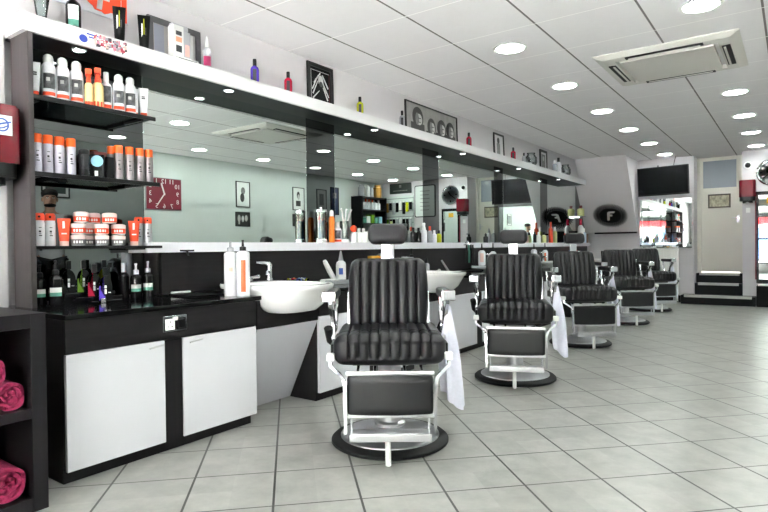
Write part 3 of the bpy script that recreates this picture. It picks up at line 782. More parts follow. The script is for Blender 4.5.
# worktop under the shelves
z = .7305; g = 'bottles on the black worktop'
LABW = [(.42, .58, PAPER, .9), (.3, .42, TEALL, .9)]
bottle((-3.06, 1.318, z), .205, .030, BROWNB, BLACK, 'black pump bottle with white and teal label, leftmost on worktop', LABW, 'pump', g)
bottle((-3.0, 1.366, z), .225, .032, BROWNB, BLACK, 'black pump bottle with white and teal label, second on worktop', LABW, 'pump', g)
bottle((-3.12, 1.42, z), .2, .026, BROWNB, BLACK, 'plain black bottle behind the second pump bottle', None, 'screw', g)
ds = thing('display_stand', 'black stepped stand holding the green, red and purple bottles', 'stand', (0, 0, 0))
MB().box(-3.12, -3.045, 1.43, 1.70, z, z + .05, GLOSSBLK, .003).build('back_step', ds)
MB().box(-3.045, -2.975, 1.45, 1.70, z, z + .03, GLOSSBLK, .003).build('middle_step', ds)
MB().box(-2.975, -2.91, 1.50, 1.66, z, z + .012, GLOSSBLK, .003).build('front_step', ds)
def flat_bottle(loc, col, label, lid=BLACK):
    t = thing('shower_gel_bottle', label, 'bottle', loc, face(loc[0], loc[1]) + .1, g)
    n = 14; pts = []
    w_, h_ = .031, .125
    pts += [(-w_, 0), (w_, 0), (w_, h_ * .55)]
    for k in range(1, 9): pts.append((w_ * math.cos(PI * k / 18), h_ * .55 + h_ * .42 * math.sin(PI * k / 18)))
    pts += [(.009, h_), (-.009, h_)]
    for k in range(8, 0, -1): pts.append((-w_ * math.cos(PI * k / 18), h_ * .55 + h_ * .42 * math.sin(PI * k / 18)))
    pts.append((-w_, h_ * .55))
    MB().prism(pts, -.017, .012, BROWNB, axis=0).build('body', t)
    MB().prism([(p[0] * .96 - .001, p[1] * .97 + .001) for p in pts if p[0] <= 0.0001] + [(.0, .001)], .0122, .0145, col, axis=0).prism([(-.031, .003), (-.024, .003), (-.024, .075), (-.031, .07)], -.017, .0146, col, axis=0).build('colour_stripe', t)
    MB().box(-.015, .013, -.0115, .0115, .1251, .168, lid, .002).build('cap', t)
    MB().box(.0146, .0152, -.006, .004, .03, .055, PAPER).box(.0146, .0152, -.006, .004, .06, .075, PAPER).box(.0146, .0152, .011, .024, .035, .04, PAPER).build('label', t)
    return t
flat_bottle((-3.08, 1.545, z + .0505), GREEN, 'arched black bottle with green stripe on stepped stand')
flat_bottle((-3.01, 1.565, z + .0305), RED, 'arched black bottle with red stripe on stepped stand')
flat_bottle((-2.945, 1.59, z + .0125), PURPLE, 'arched black bottle with purple stripe at front of stepped stand')
flat_bottle((-3.085, 1.66, z + .0505), YEL, 'arched black bottle with yellow stripe at back of stepped stand')
flat_bottle((-3.085, 1.47, z + .0505), BROWNB, 'arched plain black bottle at back left of stepped stand')
tag(MB().box(-2.905, -2.895, 1.54, 1.565, z, z + .024, CHROME, .002).build('price_tag'), 'tiny silver tag block in front of the red striped bottle', 'tag')
bottle((-3.05, 1.752, z), .2, .028, BROWNB, SILVERC, 'black bottle with silver cap right of the stepped stand', None, 'screw', g)
bottle((-3.0, 1.795, z), .2, .031, BROWNB, SILVERC, 'black bottle with silver collar and white label, second from right on worktop', LABW, 'pump', g)
bottle((-3.0, 1.868, z), .21, .031, BROWNB, SILVERC, 'black bottle with silver collar and white label, rightmost on worktop', LABW, 'pump', g)
# between worktop and basin
mt = MB().box(-2.99, -2.72, 1.99, 2.14, .7302, .742, MATTBLK, .004)
tag(mt.build('station_mat'), 'flat black mat on the worktop left of the white pump bottles', 'mat')
tag(MB().box(-2.985, -2.965, 2.0, 2.13, .7422, .754, WHITEP, .005).build('comb_case'), 'thin white comb case lying on the black mat', 'comb case')
PB = [(.1, .8, mat('orange label', (240, 110, 60), .4), .35)]
bottle((-2.66, 2.18, .7302), .32, .038, WHITEC, CLEARP, 'white bottle with grey pump beside nearest washbasin, left of two', [(.55, .65, mat('pale orange print', (240, 180, 160), .4), .3)], 'pump', square=True)
bottle((-2.58, 2.204, .7302), .325, .038, WHITEC, BLACK, 'white bottle with black pump and orange label beside nearest washbasin', PB, 'pump', square=True)
# station of the first chair
tr = thing('clip_tray', 'dark clear tray of coloured clips behind nearest washbasin', 'tray', (-2.94, 2.98, .7302), 0)
MB().box(-.055, .055, -.055, .10, 0, .006, SMGLASS).box(-.055, -.05, -.055, .10, 0, .05, SMGLASS).box(.05, .055, -.055, .10, 0, .05, SMGLASS).box(-.05, .05, -.055, -.05, 0, .05, SMGLASS).box(-.05, .05, .095, .10, 0, .05, SMGLASS).build('tray_body', tr)
rnd = random.Random(3)
for i in range(16):
    c = [BLUEP, YEL, RED, PURPLE, WHITEP, COPPER, LBLUE][i % 7]
    o = MB().box(-.006, .006, -.02, .02, 0, .012, c, .003).build('hair_clip')
    o.location = (-2.985 + .03 * (i % 4), 2.95 + .036 * (i // 4), .7365 + .03 + .004 * (i % 3)); o.rotation_euler = (.2 * (i % 2), .15, rnd.random() * 3)
    cn = ['blue', 'yellow', 'red', 'purple', 'white', 'copper coloured', 'pale blue'][i % 7]
    tag(o, 'small %s hair clip in the dark clip tray behind nearest washbasin' % cn, 'hair clip', '%s hair clips in the tray' % cn)
MB().box(-.048, .048, -.048, .093, .0062, .035, BLACK).build('liner', tr)
dh = thing('handset', 'white angled handset on its rest right of the clip tray', 'clipper', (-2.93, 3.34, .7302), 0)
MB().box(-.045, .045, -.05, .09, 0, .03, WHITEP, .01).build('rest', dh)
MB().tube([(0, .07, .03), (0, .02, .09), (0, -.03, .16), (0, -.04, .175)], [.02, .021, .018, .014], WHITEP, 12).build('grip', dh)
bottle((-2.95, 3.52, .7302), .25, .04, WHITEP, CLEARP, 'white spray bottle with blue label left of first barber chair', [(.35, .65, BLUEP, .4)], 'nozzle')
tag(MB().box(-2.84, -2.74, 3.2, 3.5, .7302, .76, CLEARP, .006).build('instrument_tray'), 'low grey tray between white handset and white spray bottle', 'tray')
tb = thing('yellow_tub', 'round yellow tub behind the headrest of first barber chair', 'tub', (-2.96, 3.98, .7302), 0)
YT = mat('yellow tub plastic', (222, 160, 20), .4)
MB().lathe([(.0001, 0), (.05, 0), (.055, .15), (.055, .165)], YT).build('body', tb)
MB().lathe([(.058, .165), (.058, .195), (.05, .2), (.0001, .2)], YT).build('lid', tb)
bottle((-2.95, 4.22, .7862), .2, .032, WHITEC, BLACK, 'white pump bottle with lime label behind first barber chair', [(.1, .8, LIME, .7)], 'pump')
bottle((-2.95, 4.56, .7302), .26, .034, WHITEC, BLACK, 'white pump bottle with orange label behind first barber chair', PB, 'pump')
bottle((-2.97, 4.08, .7302 + .056), .16, .03, WHITEC, WHITEP, 'plain white bottle behind headrest stem of first barber chair', None, 'screw')
bottle((-2.9, 4.75, .7302), .17, .03, CLEARP, BLACK, 'dark clear spray bottle on worktop right of first barber chair', None, 'nozzle')
MB_ = MB().sphere((0, 0, .02), .03, TRANSW, 12, 8, (1, 1.4, .6)).sphere((0, .03, .035), .016, TRANSW, 10, 6)
o = MB_.build('crumpled_cloth', loc=(-2.88, 4.93, .731)); tag(o, 'small crumpled white piece beside the dark clear spray bottle', 'cloth')
tag(MB().tube([(-2.93, 5.25, .735), (-2.95, 5.13, .86)], [.012, .01], WHITEP).box(-2.96, -2.9, 5.2, 5.32, .7302, .742, BLACK, .004).build('handset'), 'white handset leaning in black rest left of second chair', 'clipper')
hb = thing('brush_holder', 'chrome holder on ledge edge with hanging brushes left of second chair', 'holder', (-2.965, 5.78, .99), 0)
MB().tube([(-.02, -.1, .03), (0, -.1, .03), (0, .1, .03), (-.02, .1, .03)], .006, CHROME).sphere((.0, -.05, .06), .018, CHROME).box(-.02, 0, -.07, -.03, .03, .06, CHROME, .003).build('rail', hb)
for k in range(4):
    y = -.075 + .05 * k
    MB().tube([(.004, y, .03), (.006, y, -.05), (.008, y, -.17)], [.008, .014, .011], [BLACK, TEALL, BROWNB, BLACK][k], 10).build('brush', hb)
for i, (y, lab, kind, cp, n) in enumerate(((6.0, [(.2, .8, PINK, .5)], 'pump', BLACK, 'white pump bottle with pale label left of second chair headrest'), (6.3, PB, 'pump', BLACK, 'white pump bottle with orange label left of second chair headrest'),
        (7.62, None, 'pump', BLACK, 'plain white pump bottle right of second chair headrest'), (8.05, PB, 'pump', BLACK, 'white pump bottle with orange label between second and third chairs'))):
    bottle((-2.92, y, .7862 if lab is not PB else .7302), .25 if lab is not PB else .31, .042, WHITEC, cp, n, lab, kind)
bottle((-2.95, 9.27, .7862), .18, .035, BLUEP, BLACK, 'dark blue bottle behind third chair headrest', None, 'screw')
bottle((-2.93, 9.39, .7862), .18, .045, PINK, WHITEP, 'pale pink bottle behind third chair headrest', None, 'screw')
bottle((-2.93, 9.49, .7862), .2, .03, ORANGER, WHITEP, 'orange bottle behind third chair headrest', None, 'screw')

# ledge
ZL = 1.0455; XL = -3.07; g = 'things standing on the white ledge'
def jar(y, r, h, label, lq=True, combs=False):
    t = thing('comb_jar', label, 'jar', (XL, y, ZL), 0, g)
    MB().lathe([(.0001, 0), (r * 1.1, 0), (r * 1.1, .02), (r, .026)], CHROME if lq else WHITEP, seg=22).build('foot', t)
    MB().lathe([(r, .026), (r, h - .02), (r * .97, h - .02), (r * .95, .03), (.0001, .03)], GLASS, seg=22).build('glass', t)
    if lq: MB().lathe([(.0001, .031), (r * .9, .031), (r * .9, h * .68), (.0001, h * .68)], BLUEL, seg=22).build('liquid', t)
    if lq: MB().lathe([(r * 1.08, h - .02), (r * 1.08, h), (.01, h + .006), (.008, h + .02), (.0001, h + .022)], CHROME, seg=22).build('lid', t)
    if combs:
        cb = MB()
        for k, (dx, dy) in enumerate(((.01, .05), (-.01, .07), (.012, -.04), (0, .02))):
            cb.tube([(0, 0, .04), (dx, dy, h + .02 + .015 * k), (dx * 1.3, dy * 1.5, h + .08)], [.004, .006, .009], WHITEP, 8)
        cb.build('combs', t)
jar(3.425, .042, .262, 'tall glass jar of blue disinfectant on ledge by first smoked strip')
o = spray_can((XL, 3.552, ZL), .265, .025, 'tall copper orange can with white nozzle on ledge', COPPER, WHITEP, 'dome', None, g)
bottle((XL, 3.63, ZL), .17, .03, WHITEC, WHITEP, 'white bottle with grey print right of the copper orange can', [(.05, .2, ORANGER, 1.2), (.25, .8, GREYPRINT, .9)], 'screw', g)
jar(3.715, .036, .2, 'clear glass jar holding white combs on ledge', False, True)
t = bottle((-3.02, 3.775, ZL), .12, .026, WHITEC, ORANGER, 'white bottle with round red orange top on ledge', None, 'screw', g)
MB().sphere((0, 0, .115), .03, ORANGER, 14, 8).build('ball_cap', t)
for y, n in ((3.845, 'first'), (3.91, 'second'), (3.975, 'third')):
    bottle((XL, y, ZL), .125, .031, WHITEP, WHITEP, 'white squat bottle, %s of three left of first chair headrest' % n, None, 'screw', g)
tag(MB().box(XL - .03, XL + .03, 4.01, 4.08, ZL, ZL + .1, WHITEP, .003).box(XL + .03, XL + .0305, 4.02, 4.07, ZL + .03, ZL + .07, BLUEP).build('carton'), 'small white and blue carton by first chair headrest', 'box', g)
for y, h, r, b_, c_, k_, n in ((4.78, .15, .03, BROWNB, BLACK, 'screw', 'dark bottle on ledge right of first chair headrest'), (4.88, .15, .028, BROWNB, BLACK, 'screw', 'second dark bottle on ledge right of first chair headrest'),
        (4.98, .2, .034, WHITEC, WHITEP, 'trigger', 'white trigger spray bottle on ledge beside second smoked strip'), (5.1, .17, .028, CLEARP, ORANGER, 'screw', 'clear bottle with red orange cap beside second smoked strip'),
        (5.19, .13, .026, WHITEC, WHITEP, 'screw', 'small white bottle beside the red orange capped bottle'), (5.285, .13, .027, YEL, BLACK, 'screw', 'yellow green bottle with black cap on ledge'),
        (6.42, .12, .03, BLACK, BLACK, 'pump', 'black pump bottle on ledge left of second chair headrest'), (7.0, .2, .032, WHITEC, CLEARP, 'nozzle', 'white nozzle bottle on ledge by third smoked strip'), (7.15, .18, .03, CLEARP, WHITEP, 'screw', 'clear bottle on ledge by third smoked strip'), (7.42, .15, .03, WHITEC, ORANGER, 'screw', 'white bottle with orange cap behind second chair headrest'),
        (7.72, .14, .032, PINK, WHITEP, 'screw', 'pink bottle on ledge right of second chair headrest'), (8.05, .2, .024, BLACK, BLACK, 'pump', 'thin black bottle on ledge right of second chair headrest'),
        (8.2, .16, .034, WHITEP, WHITEP, 'screw', 'white bottle on ledge right of the thin black bottle'), (8.42, .16, .036, PALEY, BLACK, 'screw', 'pale yellow bottle on ledge left of tall orange can'),
        (8.72, .32, .034, ORANGER, ORANGER, 'screw', 'tall orange bottle on ledge left of third chair headrest'), (8.9, .25, .036, PALEY, WHITEP, 'screw', 'pale cream bottle right of tall orange bottle'),
        (9.97, .2, .04, BROWNB, BLACK, 'screw', 'dark bottle at far end of ledge behind third chair headrest'), (10.09, .17, .03, ORANGER, ORANGER, 'screw', 'orange bottle near far end of ledge'), (10.42, .26, .048, mat('pale blue bottle', (180, 200, 222), .2), WHITEP, 'screw', 'pale blue bottle at far end of ledge')):
    bottle((XL, y, ZL), h, r, b_, c_, n, None, k_, g)
tag(MB().box(-3.1, -3.02, 10.475, 10.545, ZL, ZL + .16, mat('brown carton', (120, 90, 70), .6), .003).build('carton'), 'brown carton at the very end of the white ledge', 'box', g)
gs = thing('corner_shelf', 'small glass shelf on wall beside the sloping boxing', 'shelf', (0, 0, 0))
MB().box(-3.185, -3.04, 10.16, 10.48, 1.512, 1.52, GLASS).build('glass', gs)
MB().box(-3.185, -3.1, 10.25, 10.27, 1.49, 1.511, CHROME).build('bracket', gs)
MB().box(-3.185, -3.1, 10.4, 10.42, 1.49, 1.511, CHROME).build('bracket', gs)
bottle((-3.1, 10.36, 1.5205), .19, .06, PALEY, mat('brown red lid', (120, 60, 56), .4), 'cream jar with red brown lid on small glass shelf', None, 'screw')
t = bottle((-3.07, 10.25, ZL), .42, .05, WHITEC, RED, 'tall bottle with red top at far end of ledge', None, 'screw', g)
tag(MB().lathe([(.0001, 0), (.06, 0), (.075, .2), (.0001, .2)], BROWNB).build('planter', loc=(-3.07, 9.83, ZL)), 'black pot on the ledge left of the last dark bottle', 'pot', g)

# high shelf
ZS = 2.1275; g = 'things standing on the high shelf'
vs_ = thing('glass_vase', 'clear tapered glass at left end of high shelf', 'vase', (-3.03, 1.335, ZS), 0, g)
MB().lathe([(.0001, 0), (.024, 0), (.026, .01), (.022, .03), (.045, .19), (.043, .19), (.019, .035), (.0001, .03)], GLASS, seg=20).build('bowl', vs_)
MB().lathe([(.0001, .036), (.018, .036), (.026, .09), (.0001, .09)], CLEARP, seg=16).build('filling', vs_)
bottle((-3.02, 1.485, ZS), 0.221, .036, BROWNB, SILVERC, 'black bottle with silver cap and white green label on high shelf', [(.35, .8, PAPER, .7), (.15, .35, TEALL, .7)], 'screw', g)
for y, n in ((1.733, 'left of two black tubes on high shelf'), (1.88, 'right of two black tubes, beside grey frame on high shelf')):
    squeeze_tube((-3.02, y, ZS), 0.215, .066, MATTBLK, MATTBLK, 'black tube with yellow streak, ' + n, [(-.03, .03, .2, .88, YEL), (-.2, -.1, .35, .75, PAPER), (.1, .18, .45, .65, DKPRINT)], g)
# orange emblem sign
F_POLY = [(-.055, -.115), (-.012, -.115), (.0, -.03), (.055, -.03), (.062, .012), (.006, .012), (.012, .055), (.085, .055), (.092, .105), (.0, .105), (-.03, .085)]
sg = thing('emblem_sign', 'grey board with orange round letter F emblem over the high shelf', 'sign', (0, 0, 0), 0)
MB().box(-3.12, -3.112, 1.40, 1.845, 2.30, 2.49, mat('pale silver board', (200, 200, 208), .4)).build('board', sg)
mb = MB(); cpts = []
for k in range(72):
    a = 2 * PI * k / 72
    r = .098 * (1 + .05 * math.sin(12 * a) * (1 if k % 2 else .4))
    cpts.append((1.692 + r * 1.08 * math.cos(a), 2.425 + r * 1.1 * math.sin(a)))
cpts = [(y, min(z_, 2.4895)) for y, z_ in cpts]
mb.prism(cpts, -3.112, -3.108, ORANGER, axis=0).build('emblem_disc', sg)
MB().prism([(1.69 + p[0] * .66, min(2.489, 2.408 + p[1] * .68)) for p in F_POLY], -3.108, -3.105, mat('pale grey letter', (206, 200, 204), .4), axis=0).build('letter', sg)
MB().box(-3.112, -3.109, 1.80, 1.83, 2.30, 2.49, ORANGER).build('orange_stripe', sg)
MB().box(-3.1119, -3.1095, 1.42, 1.5, 2.40, 2.44, GREYPRINT).build('small_print', sg)
# strip of pictures stuck on the fascia
stp = thing('promo_strip', 'narrow strip of small coloured pictures stuck on white fascia', 'sticker', (0, 0, 0))
MB().box(-2.93, -2.9285, 1.463, 1.723, 2.046, 2.122, PAPER).build('backing', stp)
rnd = random.Random(5); mb = MB()
cols = [mat('strip blue', (50, 70, 170), .5), mat('strip pink', (206, 130, 150), .5), mat('strip dark', (64, 50, 60), .5), mat('strip red', (170, 50, 70), .5), mat('strip grey', (150, 140, 150), .5), mat('strip skin', (220, 180, 170), .5)]
mb.prism([(1.488 + .022 * math.cos(2 * PI * k / 16), 2.078 + .02 * math.sin(2 * PI * k / 16)) for k in range(16)], -2.9285, -2.9278, cols[0], axis=0)
mb.box(-2.9285, -2.9279, 1.505, 1.565, 2.104, 2.112, cols[0]).box(-2.9285, -2.9279, 1.515, 1.56, 2.09, 2.097, cols[0])
for i in range(95):
    y = 1.54 + .17 * rnd.random(); zz = 2.05 + .058 * rnd.random(); c = cols[1 + i % 5]
    yy = min(y + .008 + .012 * rnd.random(), 1.721); h_ = .008 + .014 * rnd.random()
    mb.prism([(y, zz), (yy, zz + .003), (yy - .001, min(zz + h_, 2.12)), (y + .001, min(zz + h_ * .9, 2.12))], -2.9285, -2.9279 + .00002 * i, c, axis=0)
mb.build('picture_row', stp)

def framed(name, label, y0, y1, z0, z1, x, lean, fw, frame_m, mat_m, pics, group=None, cat='picture', wallside=-1, mount=.0):
    """frame standing on the long wall side (wallside -1, facing +X) or hung on the right wall (+1, facing -X)"""
    t = thing(name, label, cat, (x, (y0 + y1) / 2, z0), 0, group)
    w2 = (y1 - y0) / 2; h = z1 - z0
    s = 1 if wallside < 0 else -1
    mx = Matrix.Rotation(-s * lean, 4, 'Y')
    fr = MB()
    fr.box(0, s * .018, -w2, w2, 0, fw, frame_m, .001, mx).box(0, s * .018, -w2, w2, h - fw, h, frame_m, .001, mx)
    fr.box(0, s * .018, -w2, -w2 + fw, fw, h - fw, frame_m, .001, mx).box(0, s * .018, w2 - fw, w2, fw, h - fw, frame_m, .001, mx)
    fr.build('frame', t)
    MB().box(0, s * .008, -w2 + fw, w2 - fw, fw, h - fw, mat_m, 0, mx).build('mount', t)
    if pics:
        mb = MB()
        for i, (kind, u0, u1, v0, v1, m) in enumerate(pics):
            hi = s * (.0084 + .0003 * i)
            def Y(u): return -w2 + u * 2 * w2
            def Z(v): return v * h
            if kind == 'r': mb.box(s * .008, hi, Y(u0), Y(u1), Z(v0), Z(v1), m, 0, mx)
            elif kind == 'e':
                pl = [((Y(u0) + Y(u1)) / 2 + (Y(u1) - Y(u0)) / 2 * math.cos(2 * PI * k / 20), (Z(v0) + Z(v1)) / 2 + (Z(v1) - Z(v0)) / 2 * math.sin(2 * PI * k / 20)) for k in range(20)]
                mb.prism(pl, s * .008, hi, m, axis=0, mx=mx)
            elif kind == 'l':   # thin slanted stroke
                dy, dz = Y(u1) - Y(u0), Z(v1) - Z(v0); L = math.hypot(dy, dz); nx_, nz_ = -dz / L * .006, dy / L * .006
                mb.prism([(Y(u0) + nx_, Z(v0) + nz_), (Y(u0) - nx_, Z(v0) - nz_), (Y(u1) - nx_ * .4, Z(v1) - nz_ * .4), (Y(u1) + nx_ * .4, Z(v1) + nz_ * .4)], s * .008, hi, m, axis=0, mx=mx)
        mb.build('print', t)
    return t
FRM = mat('black picture frame', (26, 24, 26), .35); FRG = mat('grey picture frame', (92, 90, 94), .4)
framed('picture_frame', 'wide grey frame with pale mount behind silver boxes on high shelf', 1.955, 2.325, ZS, 2.395, -3.112, .02, .035, FRG, BW3, [('r', .12, .3, .14, .86, mat('photo blue grey', (170, 174, 190), .4)), ('r', .75, .86, .14, .86, PAPER)], g)
bxs = thing('product_box_set', 'cluster of silver and white bottles boxed with orange square on high shelf', 'box', (-3.02, 2.125, ZS), 0, g)
MB().box(-.04, .02, -.065, .005, 0, .22, TRANSW, .004).build('carton', bxs)
MB().box(.0202, .0208, -.05, -.01, .12, .15, mat('salmon square', (255, 150, 120), .4)).box(.0202, .0206, -.05, -.01, .16, .185, DKPRINT).box(.0202, .0206, -.05, -.01, .06, .1, DKPRINT).build('printed_label', bxs)
MB().box(-.045, .01, .01, .06, 0, .2, SILVERC, .004).box(.0102, .0106, .02, .05, .05, .12, mat('pale salmon', (226, 170, 160), .4)).build('silver_carton', bxs)
MB().box(-.045, .0, -.06, .055, .201, .24, SILVERC, .012).build('foil_top', bxs)
MB().box(.022, .045, -.06, .09, 0, .03, TRANSW, .003).box(.0452, .0456, -.05, .08, .008, .02, DKPRINT).build('low_carton', bxs)
bottle((-3.02, 2.313, ZS), 0.221, .026, CLEARP, WHITEP, 'clear spray bottle with magenta label on high shelf', [(.2, .6, MAG, .9)], 'nozzle', g)
bottle((-3.03, 2.715, ZS), 0.184, .029, PURPLE, BLACK, 'purple bottle with black cap on high shelf', [(.12, .8, DKPRINT, .42)], 'screw', g)
bottle((-3.03, 3.037, ZS), 0.174, .029, RED, BLACK, 'red bottle with black cap left of dark framed print on high shelf', [(.12, .8, DKPRINT, .42)], 'screw', g)
WHT = mat('photo white', (214, 212, 212), .4); REDL = mat('thin red line', (110, 40, 44), .4)
framed('picture_frame', 'dark framed print of pale strokes over black on high shelf', 3.325, 3.63, ZS, 2.478, -3.112, .02, .03, FRM, MATTBLK,
       [('r', .14, .86, .84, .85, WHT), ('r', .14, .15, .14, .85, WHT), ('r', .85, .86, .14, .85, REDL), ('e', .42, .62, .52, .76, BW3), ('e', .45, .6, .5, .62, BW1), ('l', .18, .42, .4, .75, WHT), ('l', .2, .4, .3, .62, WHT), ('l', .82, .55, .3, .66, WHT), ('l', .78, .6, .22, .5, WHT), ('l', .2, .45, .2, .4, WHT), ('l', .25, .5, .55, .82, WHT), ('l', .8, .58, .5, .78, WHT), ('l', .3, .5, .62, .8, BW3), ('l', .72, .58, .4, .6, BW3)], g)
bottle((-3.03, 3.895, ZS), 0.168, .029, YEL, BLACK, 'yellow green bottle with black cap on high shelf', [(.12, .8, DKPRINT, .42)], 'screw', g)
bottle((-3.03, 4.545, ZS), 0.171, .026, CLEARP, BLACK, 'grey bottle with black cap left of wide group portrait', [(.12, .8, DKPRINT, .42)], 'screw', g)
heads = [('r', .03, .97, .05, .2, BW1)]
for u, v, s_ in ((.22, .6, 1.15), (.47, .45, .9), (.67, .48, 1.0), (.85, .5, .95)):
    heads += [('e', u - .085 * s_, u + .085 * s_, v - .34, v + .26 * s_, BW1), ('r', u - .11 * s_, u + .1 * s_, .05, v - .2, BW1), ('e', u - .028 * s_, u + .066 * s_, v - .25, v + .1, BW3),
              ('e', u - .04 * s_, u + .015 * s_, v - .26, v + .12, BW2), ('r', u + .0, u + .05 * s_, v - .05, v - .025, BW1), ('r', u + .01, u + .04 * s_, v - .17, v - .145, BW1)]
framed('picture_frame', 'wide black frame with grey group portrait of four heads on high shelf', 4.72, 5.78, ZS, 2.46, -3.112, .03, .012, FRM, mat('photo pale grey', (150, 147, 145), .4, noise=.15, nscale=(12, 12, 12)), heads, g)
bottle((-3.03, 5.92, ZS), 0.178, .03, RED, BLACK, 'red bottle with black cap right of wide group portrait', [(.12, .8, DKPRINT, .42)], 'screw', g)
framed('picture_frame', 'black frame with one grey figure on white, leaning on high shelf', 6.76, 7.07, ZS, 2.455, -3.112, .04, .022, FRM, WHT, [('e', .35, .6, .6, .85, BW1), ('r', .3, .62, .15, .62, BW2)], g)
bottle((-3.03, 7.19, ZS), 0.181, .032, RED, BLACK, 'red bottle with black cap right of leaning single figure frame', [(.12, .8, DKPRINT, .42)], 'screw', g)
bottle((-3.03, 7.56, ZS), 0.156, .026, CLEARP, BLACK, 'small clear bottle between red bottle and round glass on high shelf', None, 'screw', g)
def glob(y, label):
    t = thing('glass_ornament', label, 'ornament', (-3.04, y, ZS), 0, g)
    MB().lathe([(.0001, 0), (.06, 0), (.085, .05), (.085, .12), (.05, .17), (.06, .19)], GLASS, seg=20).build('bowl', t)
    for k in range(5): MB().sphere((.04 * math.cos(k * 1.3), .04 * math.sin(k * 1.3), .04 + .025 * k), .025, [BW2, BW3, BW1][k % 3], 10, 6).build('filling', t)
glob(7.85, 'round glass ornament left of upright frame on high shelf'); glob(9.35, 'round glass ornament at far end of high shelf')
framed('picture_frame', 'upright black frame with white mount near far end of high shelf', 8.38, 8.68, ZS, 2.455, -3.112, .02, .035, FRM, WHT, [('r', .25, .75, .2, .8, BW2), ('e', .38, .62, .5, .72, BW3)], g)
bottle((-3.03, 8.82, ZS), .2, .04, CLEARP, WHITEP, 'clear bottle right of the upright frame on high shelf', None, 'screw', g)
bottle((-3.03, 8.98, ZS), .26, .045, WHITEC, BLACK, 'white bottle with dark cap near far end of high shelf', None, 'screw', g)

# starburst emblem on the sloping boxing
sb = thing('starburst_emblem', 'black spiky starburst emblem with letter F on sloping boxing', 'emblem', (0, 0, 0))
zc = 1.53; th = math.atan(.695)
Rm = Matrix.Translation((-2.7, YS(zc), zc)) @ Matrix.Rotation(th, 4, 'X') @ Matrix.Rotation(PI / 2, 4, 'X')
# local: x right, y up the slope, z out of the face
mb = MB()
pl = [(.195 * math.cos(2 * PI * k / 40), .16 * math.sin(2 * PI * k / 40)) for k in range(40)]
mb.prism(pl, .001, .006, MATTBLK, axis=2)
for ring, rr in enumerate((.72, .82, .91, .99)):
    n = 34
    for k in range(n):
        a = 2 * PI * (k + .5 * (ring % 2)) / n
        cx, cy = .29 * rr * math.cos(a), .24 * rr * math.sin(a)
        l_ = (.030, .027, .025, .024)[ring]; w_ = (.021, .018, .015, .011)[ring]
        ux, uy = math.cos(a), math.sin(a)
        mb.prism([(cx - ux * l_, cy - uy * l_), (cx - uy * w_ * .7, cy + ux * w_ * .7), (cx + ux * l_, cy + uy * l_), (cx + uy * w_ * .7, cy - ux * w_ * .7)], .001, .006, MATTBLK, axis=2)
mb2 = MB(); mb2.v = [tuple(Rm @ Vector(q)) for q in mb.v]; mb2.f = mb.f; mb2.mi = mb.mi; mb2.mats = mb.mats
o = mb2.build('burst', sb)
lf = MB().prism([(p[0] * .95 + .01, p[1] * .95) for p in [(-.075, -.1), (-.03, -.1), (-.02, -.01), (.03, -.01), (.03, .025), (-.015, .03), (.0, .055), (.075, .06), (.085, .095), (-.02, .095), (-.055, .07)]], .006, .01, BW3, axis=2)
mb3 = MB(); mb3.v = [tuple(Rm @ Vector(q)) for q in lf.v]; mb3.f = lf.f; mb3.mi = lf.mi; mb3.mats = lf.mats
mb3.build('letter', sb)

# ------------------------------------------------------------------ left foreground: towel unit and dispenser
tu = thing('towel_cabinet', 'dark open cube unit holding rolled magenta towels', 'shelf unit', (0, 0, 0))
TX0, TX1, TY0, TY1, TZ = -3.118, -2.37, .15, 1.04, .762
T = .055
MB().box(TX0, TX1, TY1 - T, TY1, 0, TZ, WOODV, .002).build('side_panel', tu)
MB().box(TX0, TX1, TY0, TY0 + T, 0, TZ, WOODV, .002).build('side_panel', tu)
MB().box(TX0, TX1, TY0 + T, TY1 - T, TZ - T, TZ, WOODV, .002).build('top_panel', tu)
MB().box(TX0, TX1, TY0 + T, TY1 - T, 0, T, WOODV, .002).build('bottom_panel', tu)
MB().box(TX0, TX1 - .004, TY0 + T, TY1 - T, .36, .398, WOODV, .002).build('middle_shelf', tu)
MB().box(TX0, TX1 - .004, .57, .6, T, .36, WOODV).build('divider', tu)
MB().box(TX0, TX1 - .004, .57, .6, .398, TZ - T, WOODV).build('divider', tu)
MB().box(TX0, TX0 + .01, TY0 + T, TY1 - T, T, TZ - T, MATTBLK).build('back_panel', tu)
def rolled(y, z_, r, label):
    t = thing('rolled_towel', label, 'towel', (-2.60, y, z_ + r), 0, 'rolled towels in the cube unit')
    vs = []; fs = []; n = 150; turns = 3.4
    rows = 3
    inner, outer = [], []
    # spiral sheet swept along X
    pts = []
    for k in range(n):
        q = k / (n - 1); a = -q * turns * 2 * PI + .6
        rr = r * (.12 + .86 * q)
        wob = 1 + .035 * math.sin(3 * a + r * 90)
        pts.append((rr * wob * math.cos(a), rr * wob * math.sin(a)))
    th = r * .19
    for k in range(n):
        p = Vector((pts[k][0], pts[k][1])); L_ = p.length
        q = p * max(.02, (L_ - th) / L_)
        for x in (-.22, .20 + .008 * math.sin(k * .5)):
            vs.append((x, p.x, p.y)); vs.append((x - .004, q.x, q.y))
    for k in range(n - 1):
        a, b = 4 * k, 4 * (k + 1)
        fs += [(a, b, b + 2, a + 2), (a + 1, a + 3, b + 3, b + 1), (a + 2, b + 2, b + 3, a + 3), (a, a + 1, b + 1, b)]
    fs += [(0, 2, 3, 1), (4 * n - 4, 4 * n - 3, 4 * n - 1, 4 * n - 2)]
    MB().geo(vs, fs, PINKT).build('roll', t, angle=70)
    return t
rolled(.922, .3985, .058, 'magenta rolled towel at right in upper cube compartment')
rolled(.80, .3985, .06, 'magenta rolled towel left of its neighbour in upper cube compartment')
rolled(.862, .502, .055, 'magenta rolled towel on top of two others in upper compartment')
